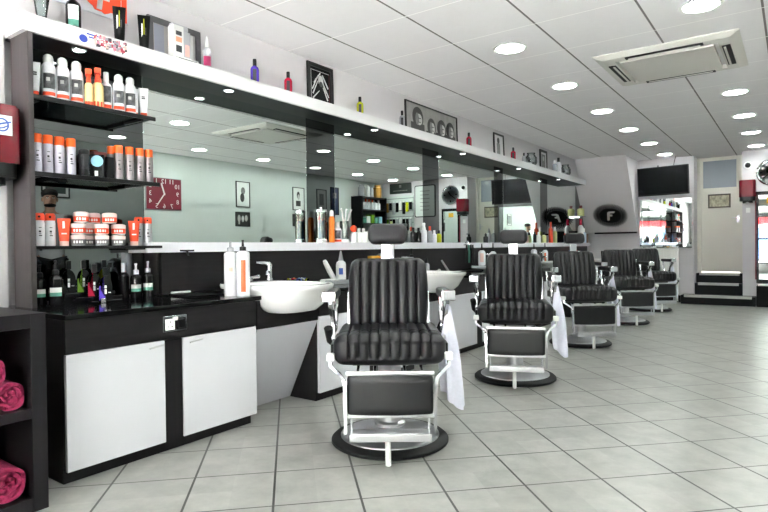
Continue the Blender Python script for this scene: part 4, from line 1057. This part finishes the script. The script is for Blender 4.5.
rolled(.908, .0555, .072, 'large magenta rolled towel at right in lower cube compartment')
rolled(.755, .0555, .072, 'large magenta rolled towel at left in lower cube compartment')

def dispenser(loc, rz, s, label, logo):
    t = thing('towel_dispenser', label, 'dispenser', loc, rz, 'red paper dispensers')
    # local: back on the x=0 plane, front towards +X, z from 0
    def outl(w_, d_, r_):
        pl = [(0, -w_), (0, w_)]
        for k in range(7): pl.append((d_ - r_ + r_ * math.sin(PI / 2 * k / 6), w_ - r_ + r_ * math.cos(PI / 2 * k / 6)))
        for k in range(7): pl.append((d_ - r_ + r_ * math.cos(PI / 2 * k / 6), -w_ + r_ - r_ * math.sin(PI / 2 * k / 6)))
        return pl
    MB().prism(outl(.115 * s, .19 * s, .05 * s), .075 * s, .335 * s, REDPL).prism(outl(.108 * s, .18 * s, .045 * s), .335 * s, .345 * s, REDPL).build('cover', t)
    MB().prism(outl(.11 * s, .178 * s, .07 * s), .012 * s, .0748 * s, BLACK).prism(outl(.07 * s, .14 * s, .05 * s), -.02 * s, .012 * s, BLACK).build('base', t)
    if logo:
        MB().box(.1905 * s, .193 * s, -.02, .065, .2, .29, PAPER).build('label', t)
        pts = [(.194 * s, .022 + .026 * math.cos(a_), .245 + .028 * math.sin(a_)) for a_ in [2 * PI * k / 20 for k in range(20)]]
        MB().tube(pts, .0035, BLUEP, 6, True).tube([(.194 * s, -.012, .235), (.195 * s, .02, .25), (.194 * s, .058, .262)], .004, BLUEP, 6).tube([(.194 * s, 0.0, .225), (.195 * s, .027, .232), (.194 * s, .048, .245)], .003, BLUEP, 6).build('emblem', t)
    else:
        MB().sphere((.12 * s, 0, -.02 * s), .03 * s, STEEL, 12, 8, (1, 1, .6)).build('outlet', t)
    return t
dispenser((-3.1215, 1.09, 1.333), 0, 1.0, 'red towel dispenser with white blue label left of product shelves', True)
dispenser((-.612, 11.001, 1.672), -PI / 2, 1.0, 'red dispenser with black base on end wall right of door', False)

# ------------------------------------------------------------------ end wall
tv = thing('television', 'wide black flat screen television over the end wall mirror', 'television', (-1.82, 10.74, 1.84), math.radians(-9))
Rt_ = Matrix.Rotation(math.radians(6), 4, 'X')
MB().box(-.41, .41, -.02, .03, 0, .49, BLACK, .006, Rt_).build('casing', tv)
MB().box(-.395, .395, -.0225, -.0201, .03, .475, mat('dark screen', (6, 6, 8), .25, spec=.05), 0, Rt_).build('screen', tv)
MB().box(-.05, .05, .03, .26, .2, .3, BLACK, .005).build('wall_bracket', tv)
MB().tube([(.15, .03, .45), (.16, .06, .56), (.17, .1, .655)], .006, BLACK).tube([(-.1, .03, .45), (-.1, .05, .52)], .012, BLACK).build('cable', tv)
tag(MB().box(-2.245, -1.42, 10.985, 10.999, .94, 1.80, MIRROR, .002).build('wall_mirror'), 'frameless mirror below the television reflecting the shopfront', 'mirror')
rd = thing('radiator', 'white panel radiator low on end wall beside farthest chair', 'radiator', (0, 0, 0))
mb = MB().box(-2.03, -1.62, 10.93, 10.965, .14, .93, WHITEP, .004)
for k in range(9): mb.box(-2.01 + .044 * k, -1.985 + .044 * k, 10.924, 10.931, .18, .89, WHITEP, .003)
mb.build('panel', rd)
MB().tube([(-1.64, 10.95, .14), (-1.64, 10.95, .03), (-1.64, 10.99, .02)], .01, WHITEP).tube([(-2.0, 10.95, .14), (-2.0, 10.95, .03), (-2.0, 10.99, .02)], .01, WHITEP).build('pipe', rd)
MB().box(-2.0, -1.97, 10.965, 10.999, .6, .8, STEEL).build('bracket', rd)
hs_ = thing('grab_handle', 'curved steel grab handle at left side of doorway', 'handle', (0, 0, 0))
MB().tube([(-1.42, 10.999, 1.30), (-1.42, 10.94, 1.30), (-1.41, 10.925, 1.2), (-1.42, 10.94, 1.10), (-1.42, 10.999, 1.10)], .009, STEEL).build('bar', hs_)
for z_ in (1.1, 1.3): MB().box(-1.436, -1.404, 10.992, 10.999, z_ - .02, z_ + .02, STEEL, .002).build('flange', hs_)
pq = thing('door_plaque', 'small framed yellowish picture on the cream door', 'picture', (0, 0, 0))
MB().box(-1.225, -.885, 11.415, 11.429, 1.62, 1.86, mat('dark brown frame', (70, 62, 50), .4), .003).build('frame', pq)
MB().box(-1.2, -.91, 11.412, 11.416, 1.645, 1.835, mat('faded print', (160, 156, 130), .4, noise=.45, nscale=(30, 30, 18))).build('print', pq)
cm = thing('dome_camera', 'small dark dome camera on end wall above red dispenser', 'camera', (-.61, 10.999, 2.265), 0)
RX = Matrix.Rotation(PI / 2, 4, 'X')
MB().lathe([(.06, 0), (.06, .02), (.05, .03), (.0001, .03)], WHITEP, seg=24, mx=RX).build('mount', cm)
MB().sphere((0, -.035, 0), .042, BLACK, 16, 10).build('dome', cm)
tag(MB().box(-.64, -.58, 10.985, 10.999, 1.5, 1.58, WHITEP, .003).build('wall_switch'), 'small white wall switch under the red dispenser', 'switch')
def wall_clock():
    t = thing('wall_clock', 'large round silver clock above the black framed glass on end wall', 'clock', (-.285, 10.999, 2.13), 0)
    MB().lathe([(.21, 0), (.215, .02), (.2, .03), (.19, .02), (.0001, .02)], CHROME, seg=48, mx=RX).build('case', t)
    MB().lathe([(.0001, .0205), (.185, .0205)], mat('silver dial', (186, 196, 196), .4), seg=48, mx=RX).build('dial', t)
    mb = MB()
    for k in range(12):
        m_ = RX @ Matrix.Rotation(-k * PI / 6, 4, 'Z')
        mb.box(-.014, .014, .12, .165, .021, .024, MATTBLK if k % 3 == 0 else SILVERC, .0, m_)
    mb.build('hour_marks', t)
    mb = MB()
    for a_, l_, w_ in ((-2.2, .15, .008), (.6, .1, .011)): mb.box(-w_, w_, -.02, l_, .026, .029, MATTBLK, 0, RX @ Matrix.Rotation(-a_, 4, 'Z'))
    mb.build('hands', t)
wall_clock()
fm = thing('framed_glass', 'tall black framed mirror glass on end wall beneath silver clock', 'mirror', (0, 0, 0))
mb = MB()
for a in ((-.50, -.465, .36, 1.83), (-.11, -.07, .36, 1.83)): mb.box(a[0], a[1], 10.96, 10.999, a[2], a[3], GLOSSBLK, .003)
mb.box(-.465, -.11, 10.96, 10.999, 1.77, 1.83, GLOSSBLK, .003).box(-.465, -.11, 10.96, 10.999, .36, .42, GLOSSBLK, .003).box(-.465, -.11, 10.963, 10.999, 1.06, 1.09, GLOSSBLK, .003)
mb.build('frame', fm)
MB().box(-.465, -.11, 10.972, 10.985, .42, 1.06, MIRROR).build('glass', fm)
MB().box(-.465, -.11, 10.972, 10.985, 1.09, 1.77, MIRROR).build('glass', fm)
MB().box(-.36, -.24, 10.970, 10.9715, 1.64, 1.73, mat('yellow sticker', (220, 170, 40), .5)).build('sticker', fm)
MB().box(-.516, -.501, 10.965, 10.999, .42, 1.72, mat('dark red edge strip', (120, 16, 40), .3)).build('edge_strip', fm)
tag(MB().box(-.49, .3, 10.72, 10.955, .0, .33, MATTBLK, .006).build('low_cabinet'), 'low black box under the tall black framed glass', 'cabinet')
tag(MB().box(-.47, -.1, 10.74, 10.93, .3302, .352, WHITEP, .003).build('paper_stack'), 'white papers lying on the low black box', 'paper')
# seen in the mirrors: board, sign, hanging packs, shelf stand
ct = thing('certificate_board', 'pale rounded notice board in thin dark frame on end wall', 'board', (.35, 10.999, 2.03), 0)
def rrect(w_, h_, r_):
    p = []
    for cx, cy, a0 in ((w_ - r_, h_ - r_, 0), (-w_ + r_, h_ - r_, 1), (-w_ + r_, -h_ + r_, 2), (w_ - r_, -h_ + r_, 3)):
        for k in range(6): p.append((cx + r_ * math.cos((a0 + k / 5) * PI / 2), cy + r_ * math.sin((a0 + k / 5) * PI / 2)))
    return p
MB().prism(rrect(.27, .36, .04), -.03, 0, FRM, axis=1).build('frame', ct)
MB().prism(rrect(.25, .34, .03), -.033, -.0302, mat('pale board', (214, 220, 216), .35), axis=1).build('board_face', ct)
mb = MB()
for k in range(6): mb.box(-.12 + .02 * (k % 2), .12, -.0345, -.0332, .22 - .085 * k, .232 - .085 * k, BW2)
mb.build('printed_lines', ct)
sg2 = thing('wall_sign', 'black oblong sign with faint pale emblem high on end wall', 'sign', (1.02, 10.999, 2.36), 0)
MB().box(-.3, .3, -.02, 0, -.12, .12, mat('black green board', (26, 34, 30), .4), .003).build('board', sg2)
MB().box(-.2, .2, -.0215, -.0202, -.06, -.045, BW2).box(-.03, .03, -.0215, -.0202, .02, .08, BW2).build('emblem', sg2)
sw = thing('slat_wall', 'grey slatted display panel with pegs on end wall', 'display panel', (0, 0, 0))
mb = MB().box(.66, 1.54, 10.985, 10.999, .9, 2.18, mat('pale slat board', (196, 204, 200), .5))
for k in range(9): mb.box(.66, 1.54, 10.983, 10.986, 1.0 + .14 * k, 1.012 + .14 * k, FRG)
mb.build('panel', sw)
packs = [(YEL, 'yellow'), (BLACK, 'black'), (WHITEP, 'white'), (BROWNB, 'dark'), (GOLD, 'gold'), (CLEARP, 'grey'), (GREEN, 'green'), (RED, 'red')]
seq = [[1, 0, 1, 2, 3, 5, 1, 4, 5], [5, 1, 3, 2, 5, 3, 1, 6, 2], [3, 2, 6, 3, 7, 1, 5, 3, 6]]
rown = ['top', 'middle', 'lower']
for r_ in range(3):
    for k in range(9):
        x = .72 + .093 * k; zt = (2.06, 1.68, 1.30)[r_]; h_ = .2 + .05 * ((k * 7 + r_) % 3)
        m_, cn = packs[seq[r_][k]]
        o = MB().box(x - .032, x + .032, 10.93, 10.965, zt - h_, zt - .03, m_, .006).box(x - .012, x + .012, 10.94, 10.944, zt - .03, zt, PAPER).tube([(x, 10.984, zt - .008), (x, 10.93, zt - .008)], .003, STEEL, 6).build('hanging_pack')
        tag(o, '%s hanging pack, %s from the left in the %s row of the slatted panel' % (cn, ['first', 'second', 'third', 'fourth', 'fifth', 'sixth', 'seventh', 'eighth', 'last'][k], rown[r_]), 'pack', 'packs hanging on the slatted panel')
for k, (x, n) in enumerate(((1.2, 'right'), (1.4, 'left'))):
    o = MB().sphere((x, 10.86, 1.42), .085, PALEY, 14, 10, (1, .6, 1.4)).box(x - .03, x + .03, 10.85, 10.87, 1.52, 1.6, PALEY, .004).tube([(x, 10.984, 1.59), (x, 10.86, 1.59)], .003, STEEL, 6).build('sponge_bag')
    tag(o, 'pale yellow puffy bag hanging before the slatted panel, %s of two in the mirror' % n, 'bag')
stn = thing('shelf_stand', 'black open shelving stand of products in far corner by picture wall', 'shelves', (0, 0, 0))
for y in (9.83, 10.72): MB().box(1.24, 1.548, y - .02, y + .02, 0, 2.13, BLACK, .002).build('upright', stn)
for z_ in (.3, .85, 1.2, 1.53, 1.83, 2.11): MB().box(1.24, 1.548, 9.85, 10.7, z_ - .012, z_ + .012, BLACK, .002).build('shelf_board', stn)
for k, (y, w_, h_, m_, n) in enumerate(((9.98, .16, .26, CLEARP, 'big pale tin, left on top'), (10.2, .1, .28, TRANSW, 'white bottle, second on top'), (10.34, .1, .24, SILVERC, 'silver bottle, third on top'), (10.57, .2, .3, GOLD, 'big gold tin, right on top'))):
    tag(MB().lathe([(.0001, 0), (w_ / 2, 0), (w_ / 2, h_ * .8), (w_ * .35, h_ * .85), (w_ * .35, h_), (.0001, h_)], m_, seg=16).build('tin', loc=(1.38, y, 2.1222)), n + ' of black shelving stand', 'tin', 'products on the shelving stand')
for k in range(6):
    y = 9.98 + .12 * k
    t = bottle((1.36, y, 1.8422), .24, .042, WHITEC, [CLEARP, ORANGER, ORANGER, ORANGER, BLACK, WHITEP][k], 'white bottle, %s in the upper row of black shelving stand' % ['first', 'second', 'third', 'fourth', 'fifth', 'last'][k], None, 'screw', 'products on the shelving stand'); t.rotation_euler.z = PI
for k in range(5):
    tag(MB().box(1.3, 1.46, 9.92 + .15 * k, 10.04 + .15 * k, 1.5422, 1.66 + .04 * (k % 3), [TEALL, PAPER, GREEN, TEALL, LBLUE][k], .003).build('carton'), '%s carton, %s in the lower row of black shelving stand' % (['teal', 'white', 'green', 'teal', 'pale blue'][k], ['first', 'second', 'third', 'fourth', 'last'][k]), 'box', 'products on the shelving stand')

# ------------------------------------------------------------------ picture wall (seen in the mirrors)
ck = thing('square_clock', 'square dark red clock with white numerals on picture wall', 'clock', (W - .001, 5.2, 1.86), 0)
MAROON = mat('maroon clock face', (120, 26, 46), .4)
MB().box(-.03, 0, -.31, .31, -.25, .25, mat('clock steel edge', (150, 150, 154), .3, .6), .004).build('case', ck)
MB().box(-.033, -.0302, -.298, .298, -.238, .238, MAROON).build('dial', ck)
mb = MB()
B3 = Matrix(((0, 0, -1, -.034), (-1, 0, 0, 0), (0, 1, 0, 0), (0, 0, 0, 1)))   # text plane: right is -Y, up is Z, facing -X
nums = ['12', '1', '2', '3', '4', '5', '6', '7', '8', '9', '10', '11']
posn = [(0, .19), (.13, .19), (.235, .12), (.235, 0), (.235, -.12), (.13, -.19), (0, -.19), (-.13, -.19), (-.235, -.12), (-.235, 0), (-.235, .12), (-.13, .19)]
for s_, (u, v) in zip(nums, posn): mb.text(s_, .1, PAPER, B3 @ Matrix.Translation((u, v, 0)), .001)
mb.build('numerals', ck)
mb = MB()
for (u, v, w_) in ((.05, .16, .012), (.12, -.17, .009)):
    L = math.hypot(u, v); a_ = math.atan2(-u, v)
    mb.box(-w_, w_, -.02, L, .004, .006, PAPER, 0, B3 @ Matrix.Rotation(a_, 4, 'Z'))
mb.build('hands', ck)
gp = 'framed pictures on the picture wall'
def port(dark=True): return [('e', .38, .64, .5, .8, BW1), ('e', .42, .6, .45, .68, BW3), ('r', .3, .7, .18, .42, BW1)]
XR = W - .001
framed('picture_frame', 'tall thin framed portrait, upper of first pair right of red clock', 6.62, 6.935, 1.735, 2.19, XR, 0, .014, FRM, PAPER, [('e', .36, .66, .5, .78, BW2), ('e', .3, .6, .2, .55, BW1)], gp, wallside=1)
framed('picture_frame', 'small framed group photograph, lower of first pair right of red clock', 6.605, 6.925, 1.395, 1.65, XR, 0, .014, FRM, BW1, [('e', .15, .35, .3, .8, BW3), ('e', .42, .6, .3, .75, WHT), ('e', .65, .85, .35, .8, BW3), ('r', .2, .3, .15, .4, WHT)], gp, wallside=1)
framed('picture_frame', 'tall thin framed portrait, upper of second pair right of red clock', 8.015, 8.34, 1.745, 2.196, XR, 0, .014, FRM, PAPER, [('e', .36, .62, .5, .82, BW1), ('e', .42, .6, .46, .7, BW3), ('r', .28, .68, .18, .42, BW1)], gp, wallside=1)
framed('picture_frame', 'small dark framed photograph, lower of second pair right of red clock', 8.01, 8.335, 1.428, 1.67, XR, 0, .012, FRM, BW1, [('e', .3, .5, .2, .8, BW2), ('e', .55, .7, .3, .7, BW2)], gp, wallside=1)
framed('picture_frame', 'grey framed picture with wide mount reflected in first smoked strip', 8.69, 9.0, 1.795, 2.21, XR, 0, .014, FRM, BW3, [('r', .28, .72, .22, .78, BW2)], gp, wallside=1)
framed('picture_frame', 'dark blue poster in black frame near shelving stand', 9.14, 9.38, 1.70, 2.285, XR, 0, .02, FRM, mat('dark blue poster', (34, 44, 74), .4), [('r', .3, .7, .6, .8, BW2)], gp, wallside=1)
framed('picture_frame', 'black framed dark picture reflected behind the standing man', 3.44, 3.80, 1.705, 2.1, XR, 0, .015, FRM, PAPER, [('r', .14, .86, .14, .86, mat('photo green grey', (60, 76, 72), .4))], gp, wallside=1)

# ------------------------------------------------------------------ the man seen in the smoked mirror
SKIN = mat('skin', (196, 148, 122), .55); HAIR = mat('dark hair', (30, 24, 22), .7, noise=.4, nscale=(60, 60, 60), bump=.5)
SHIRT = mat('white cotton', (214, 212, 214), .9); TROUS = mat('dark trousers', (36, 38, 46), .9)
def skinned(name, verts, edges, m, parent=None, sub=2):
    me = bpy.data.meshes.new(name); me.from_pydata([v[:3] for v in verts], edges, [])
    o = bpy.data.objects.new(name, me); COL.objects.link(o)
    md = o.modifiers.new('skin', 'SKIN'); md.use_smooth_shade = True
    for i, v in enumerate(verts):
        sv = me.skin_vertices[0].data[i]
        sv.radius = (v[3], v[4] if len(v) > 4 else v[3]); sv.use_root = (i == 0)
    sd = o.modifiers.new('sub', 'SUBSURF'); sd.levels = sub; sd.render_levels = sub
    dg = bpy.context.evaluated_depsgraph_get()
    m2 = bpy.data.meshes.new_from_object(o.evaluated_get(dg))
    bpy.data.objects.remove(o)
    m2.materials.clear(); m2.materials.append(m); m2.polygons.foreach_set('use_smooth', [True] * len(m2.polygons))
    r = bpy.data.objects.new(name, m2); COL.objects.link(r)
    if parent: r.parent = parent
    return r
# local frame: faces +Y, X to his right hand side is +X; standing with arms bent to the front
pm = thing('person', 'man in white t-shirt standing with bent arms, seen only in mirror', 'person', (1.0, 3.3, 0), PI * .5 + .35)
V = [(0, 0, .93, .135, .1), (0, .005, 1.05, .13, .1), (0, .01, 1.22, .155, .105), (0, 0, 1.385, .15, .09), (0, 0, 1.47, .062), (0, .015, 1.52, .056),      # pelvis..neck 0-5
     (0, .03, 1.57, .07, .078), (0, .035, 1.64, .083, .098), (0, .02, 1.705, .07, .08),                                                               # head 6-8
     (.17, 0, 1.40, .058), (.2, -.02, 1.26, .05), (.215, -.02, 1.11, .043), (.2, .1, 1.06, .04), (.15, .24, 1.06, .03), (.13, .28, 1.07, .03),          # arm 9-14
     (-.17, 0, 1.40, .058), (-.2, -.02, 1.26, .05), (-.215, -.02, 1.11, .043), (-.22, .1, 1.04, .04), (-.22, .24, 1.03, .03), (-.215, .28, 1.035, .03),  # 15-20
     (.09, 0, .86, .095), (.095, .01, .66, .078), (.095, .01, .48, .06), (.1, -.01, .28, .055), (.1, -.02, .09, .04), (.1, .03, .045, .042), (.105, .13, .03, .032),
     (-.09, 0, .86, .095), (-.095, .01, .66, .078), (-.095, .01, .48, .06), (-.1, -.01, .28, .055), (-.1, -.02, .09, .04), (-.1, .03, .045, .042), (-.105, .13, .03, .032)]
E_ = [(0, 1), (1, 2), (2, 3), (3, 4), (4, 5), (5, 6), (6, 7), (7, 8), (3, 9), (9, 10), (10, 11), (11, 12), (12, 13), (13, 14), (3, 15), (15, 16), (16, 17), (17, 18), (18, 19), (19, 20),
      (0, 21), (21, 22), (22, 23), (23, 24), (24, 25), (25, 26), (26, 27), (0, 28), (28, 29), (29, 30), (30, 31), (31, 32), (32, 33), (33, 34)]
body = skinned('body', V, E_, SKIN, pm)
# fingers and thumbs, nose, ears, eyes, mouth as sub-parts of the body
for s, hz_, hx in ((1, 1.07, .13), (-1, 1.035, .215)):
    for k in range(4):
        x = s * (hx - .018 + .012 * k); l_ = (.062, .07, .066, .052)[k if s > 0 else 3 - k]
        skinned('finger', [(x, .27, hz_, .010), (x, .30, hz_ + .002, .0095), (x - s * .004, .30 + l_ * .55, hz_ - .01, .0085), (x - s * .006, .30 + l_ * .8, hz_ - .035, .0075)], [(0, 1), (1, 2), (2, 3)], SKIN, body, 1)
    skinned('thumb', [(s * (hx - .02), .25, hz_, .011), (s * (hx - .045), .275, hz_ + .012, .0105), (s * (hx - .052), .31, hz_ + .008, .009)], [(0, 1), (1, 2)], SKIN, body, 1)
skinned('nose', [(0, .118, 1.645, .009), (0, .134, 1.615, .012), (0, .13, 1.603, .013)], [(0, 1), (1, 2)], SKIN, body, 1)
for s in (-1, 1):
    MB().sphere((s * .081, .025, 1.625), .022, SKIN, 10, 8, (.4, .8, 1.3)).build('ear', body)
    MB().sphere((s * .032, .112, 1.64), .011, WHITEP, 10, 8, (1, 1, .6)).sphere((s * .032, .1205, 1.64), .0048, MATTBLK, 8, 6).build('eye', body)
    MB().box(s * .032 - .018, s * .032 + .018, .112, .121, 1.656, 1.663, HAIR, .002).build('eyebrow', body)
MB().box(-.022, .022, .108, .117, 1.572, 1.58, mat('lips', (160, 96, 88), .5), .003).build('mouth', body)
MB().sphere((0, .05, 1.555), .06, HAIR, 14, 10, (1.1, 1.05, .5)).build('beard', pm)
hr_ = MB().sphere((0, .004, 1.70), .098, HAIR, 20, 14, (.95, 1.12, .68)); hr_.build('hair', pm)
shirt = skinned('shirt', [(0, 0, .80, .175, .135), (0, .005, 1.0, .165, .13), (0, .01, 1.22, .172, .125), (0, 0, 1.385, .163, .105), (0, .0, 1.45, .085, .075), (.17, 0, 1.40, .076), (.2, -.015, 1.29, .072), (.208, -.02, 1.22, .07), (-.17, 0, 1.40, .076), (-.2, -.015, 1.29, .072), (-.208, -.02, 1.22, .07)],
        [(0, 1), (1, 2), (2, 3), (3, 4), (3, 5), (5, 6), (6, 7), (3, 8), (8, 9), (9, 10)], SHIRT, pm)
skinned('trousers', [(0, 0, .95, .145, .112), (.09, 0, .86, .108), (.095, .01, .66, .092), (.095, .01, .48, .076), (.1, -.01, .28, .07), (.1, -.015, .07, .062), (-.09, 0, .86, .108), (-.095, .01, .66, .092), (-.095, .01, .48, .076), (-.1, -.01, .28, .07), (-.1, -.015, .07, .062)],
        [(0, 1), (1, 2), (2, 3), (3, 4), (4, 5), (0, 6), (6, 7), (7, 8), (8, 9), (9, 10)], TROUS, pm)
for s in (-1, 1): skinned('shoe', [(s * .1, -.04, .042, .044), (s * .102, .04, .046, .046), (s * .107, .15, .034, .036)], [(0, 1), (1, 2)], MATTBLK, pm)

# ------------------------------------------------------------------ the street outside (seen reflected)
PAVE = mat('pale paving', (176, 174, 170), .8, noise=.08, nscale=(3, 3, 3))
struct('floor_outside', MB().box(-40, 40, -40, FY - .13, -.12, -.02, PAVE), 'pale paved street outside the shop window, seen in mirror', 'street')
fb = thing('street_building', 'pale building with red shop fascia across street, seen in mirror', 'building', (0, -18, -.02), 0)
STONE = mat('pale stone facade', (206, 204, 200), .8)
MB().box(-16, 14, -.6, 0, 0, 6.5, STONE).build('facade', fb)
MB().box(-7, 3.5, .0, .35, 2.12, 2.52, mat('red shop fascia', (180, 10, 22), .4), .02).build('fascia_board', fb)
MB().box(-7, 3.5, .0, .5, 2.52, 2.75, MATTBLK).build('canopy', fb)
mb = MB()
for x in (-1.0, -3.4): 
    for k in range(5): mb.box(x + .16 * k, x + .1 + .16 * k, .35, .356, 2.24, 2.38, PAPER)
mb.build('lettering', fb)
for k in range(7): MB().box(-6.7 + 1.5 * k, -5.5 + 1.5 * k, .005, .05, .15, 1.95, mat('bright blue shop window', (90, 130, 200), .15) if k in (3, 4) else mat('shop window glass', (150, 160, 170), .1), .01).build('window', fb)
for k in range(8): MB().box(-6.95 + 1.5 * k, -6.75 + 1.5 * k, .005, .1, 0, 2.1, mat('grey blue pillar', (130, 134, 150), .5)).build('pillar', fb)
for k in range(8): MB().box(-14 + 3.4 * k, -12.4 + 3.4 * k, .002, .05, 3.4, 5.4, mat('upper window glass', (110, 120, 130), .1), .01).build('window', fb)
sun = bpy.data.lights.new('sun', 'SUN'); so = bpy.data.objects.new('sun', sun); COL.objects.link(so)
sun.energy = 180; sun.angle = .02; sun.color = (1.0, .965, 1.0)
so.rotation_euler = Vector((.55, -.10, .8)).to_track_quat('Z', 'Y').to_euler()


# ------------------------------------------------------------------ camera, light, colour
cam = bpy.data.cameras.new('camera'); co = bpy.data.objects.new('camera', cam); COL.objects.link(co)
F = 572.5
cam.sensor_width = 36; cam.sensor_fit = 'HORIZONTAL'; cam.lens = F / 768 * 36
PIT, ROLL = -.0111, .0111
Lk = Vector((-math.sin(A) * math.cos(PIT), math.cos(A) * math.cos(PIT), math.sin(PIT)))
Rt = Vector((math.cos(A), math.sin(A), 0)); Up = Rt.cross(Lk)
cr, sr = math.cos(ROLL), math.sin(ROLL)
R2 = Rt * cr - Up * sr; U2 = Up * cr + Rt * sr
Mx = Matrix((R2, U2, -Lk)).transposed().to_4x4(); Mx.translation = (0, 0, 1.0)
co.matrix_world = Mx
cam.shift_y = (253.9 - 256) / 768
cam.clip_start = .02; cam.clip_end = 300
S.camera = co

w = bpy.data.worlds.new('sky'); S.world = w; w.use_nodes = True
nt = w.node_tree; bg = nt.nodes['Background']
sky = nt.nodes.new('ShaderNodeTexSky'); sky.sky_type = 'HOSEK_WILKIE'; sky.turbidity = 9.0; sky.ground_albedo = .5
sky.sun_direction = Vector((.3, -.5, .55)).normalized()
hs = nt.nodes.new('ShaderNodeHueSaturation'); hs.inputs['Saturation'].default_value = .3
nt.links.new(sky.outputs[0], hs.inputs['Color']); nt.links.new(hs.outputs[0], bg.inputs['Color'])
bg.inputs['Strength'].default_value = 9.0
S.view_settings.view_transform = 'Standard'; S.view_settings.look = 'None'; S.view_settings.gamma = 1.0
S.view_settings.use_curve_mapping = False
S.view_settings.exposure = 1.06
S.cycles.use_denoising = True
S.cycles.max_bounces = 10; S.cycles.diffuse_bounces = 5; S.cycles.glossy_bounces = 6; S.cycles.transparent_max_bounces = 12
S.cycles.sample_clamp_indirect = 0.0
S.cycles.caustics_reflective = False; S.cycles.caustics_refractive = False
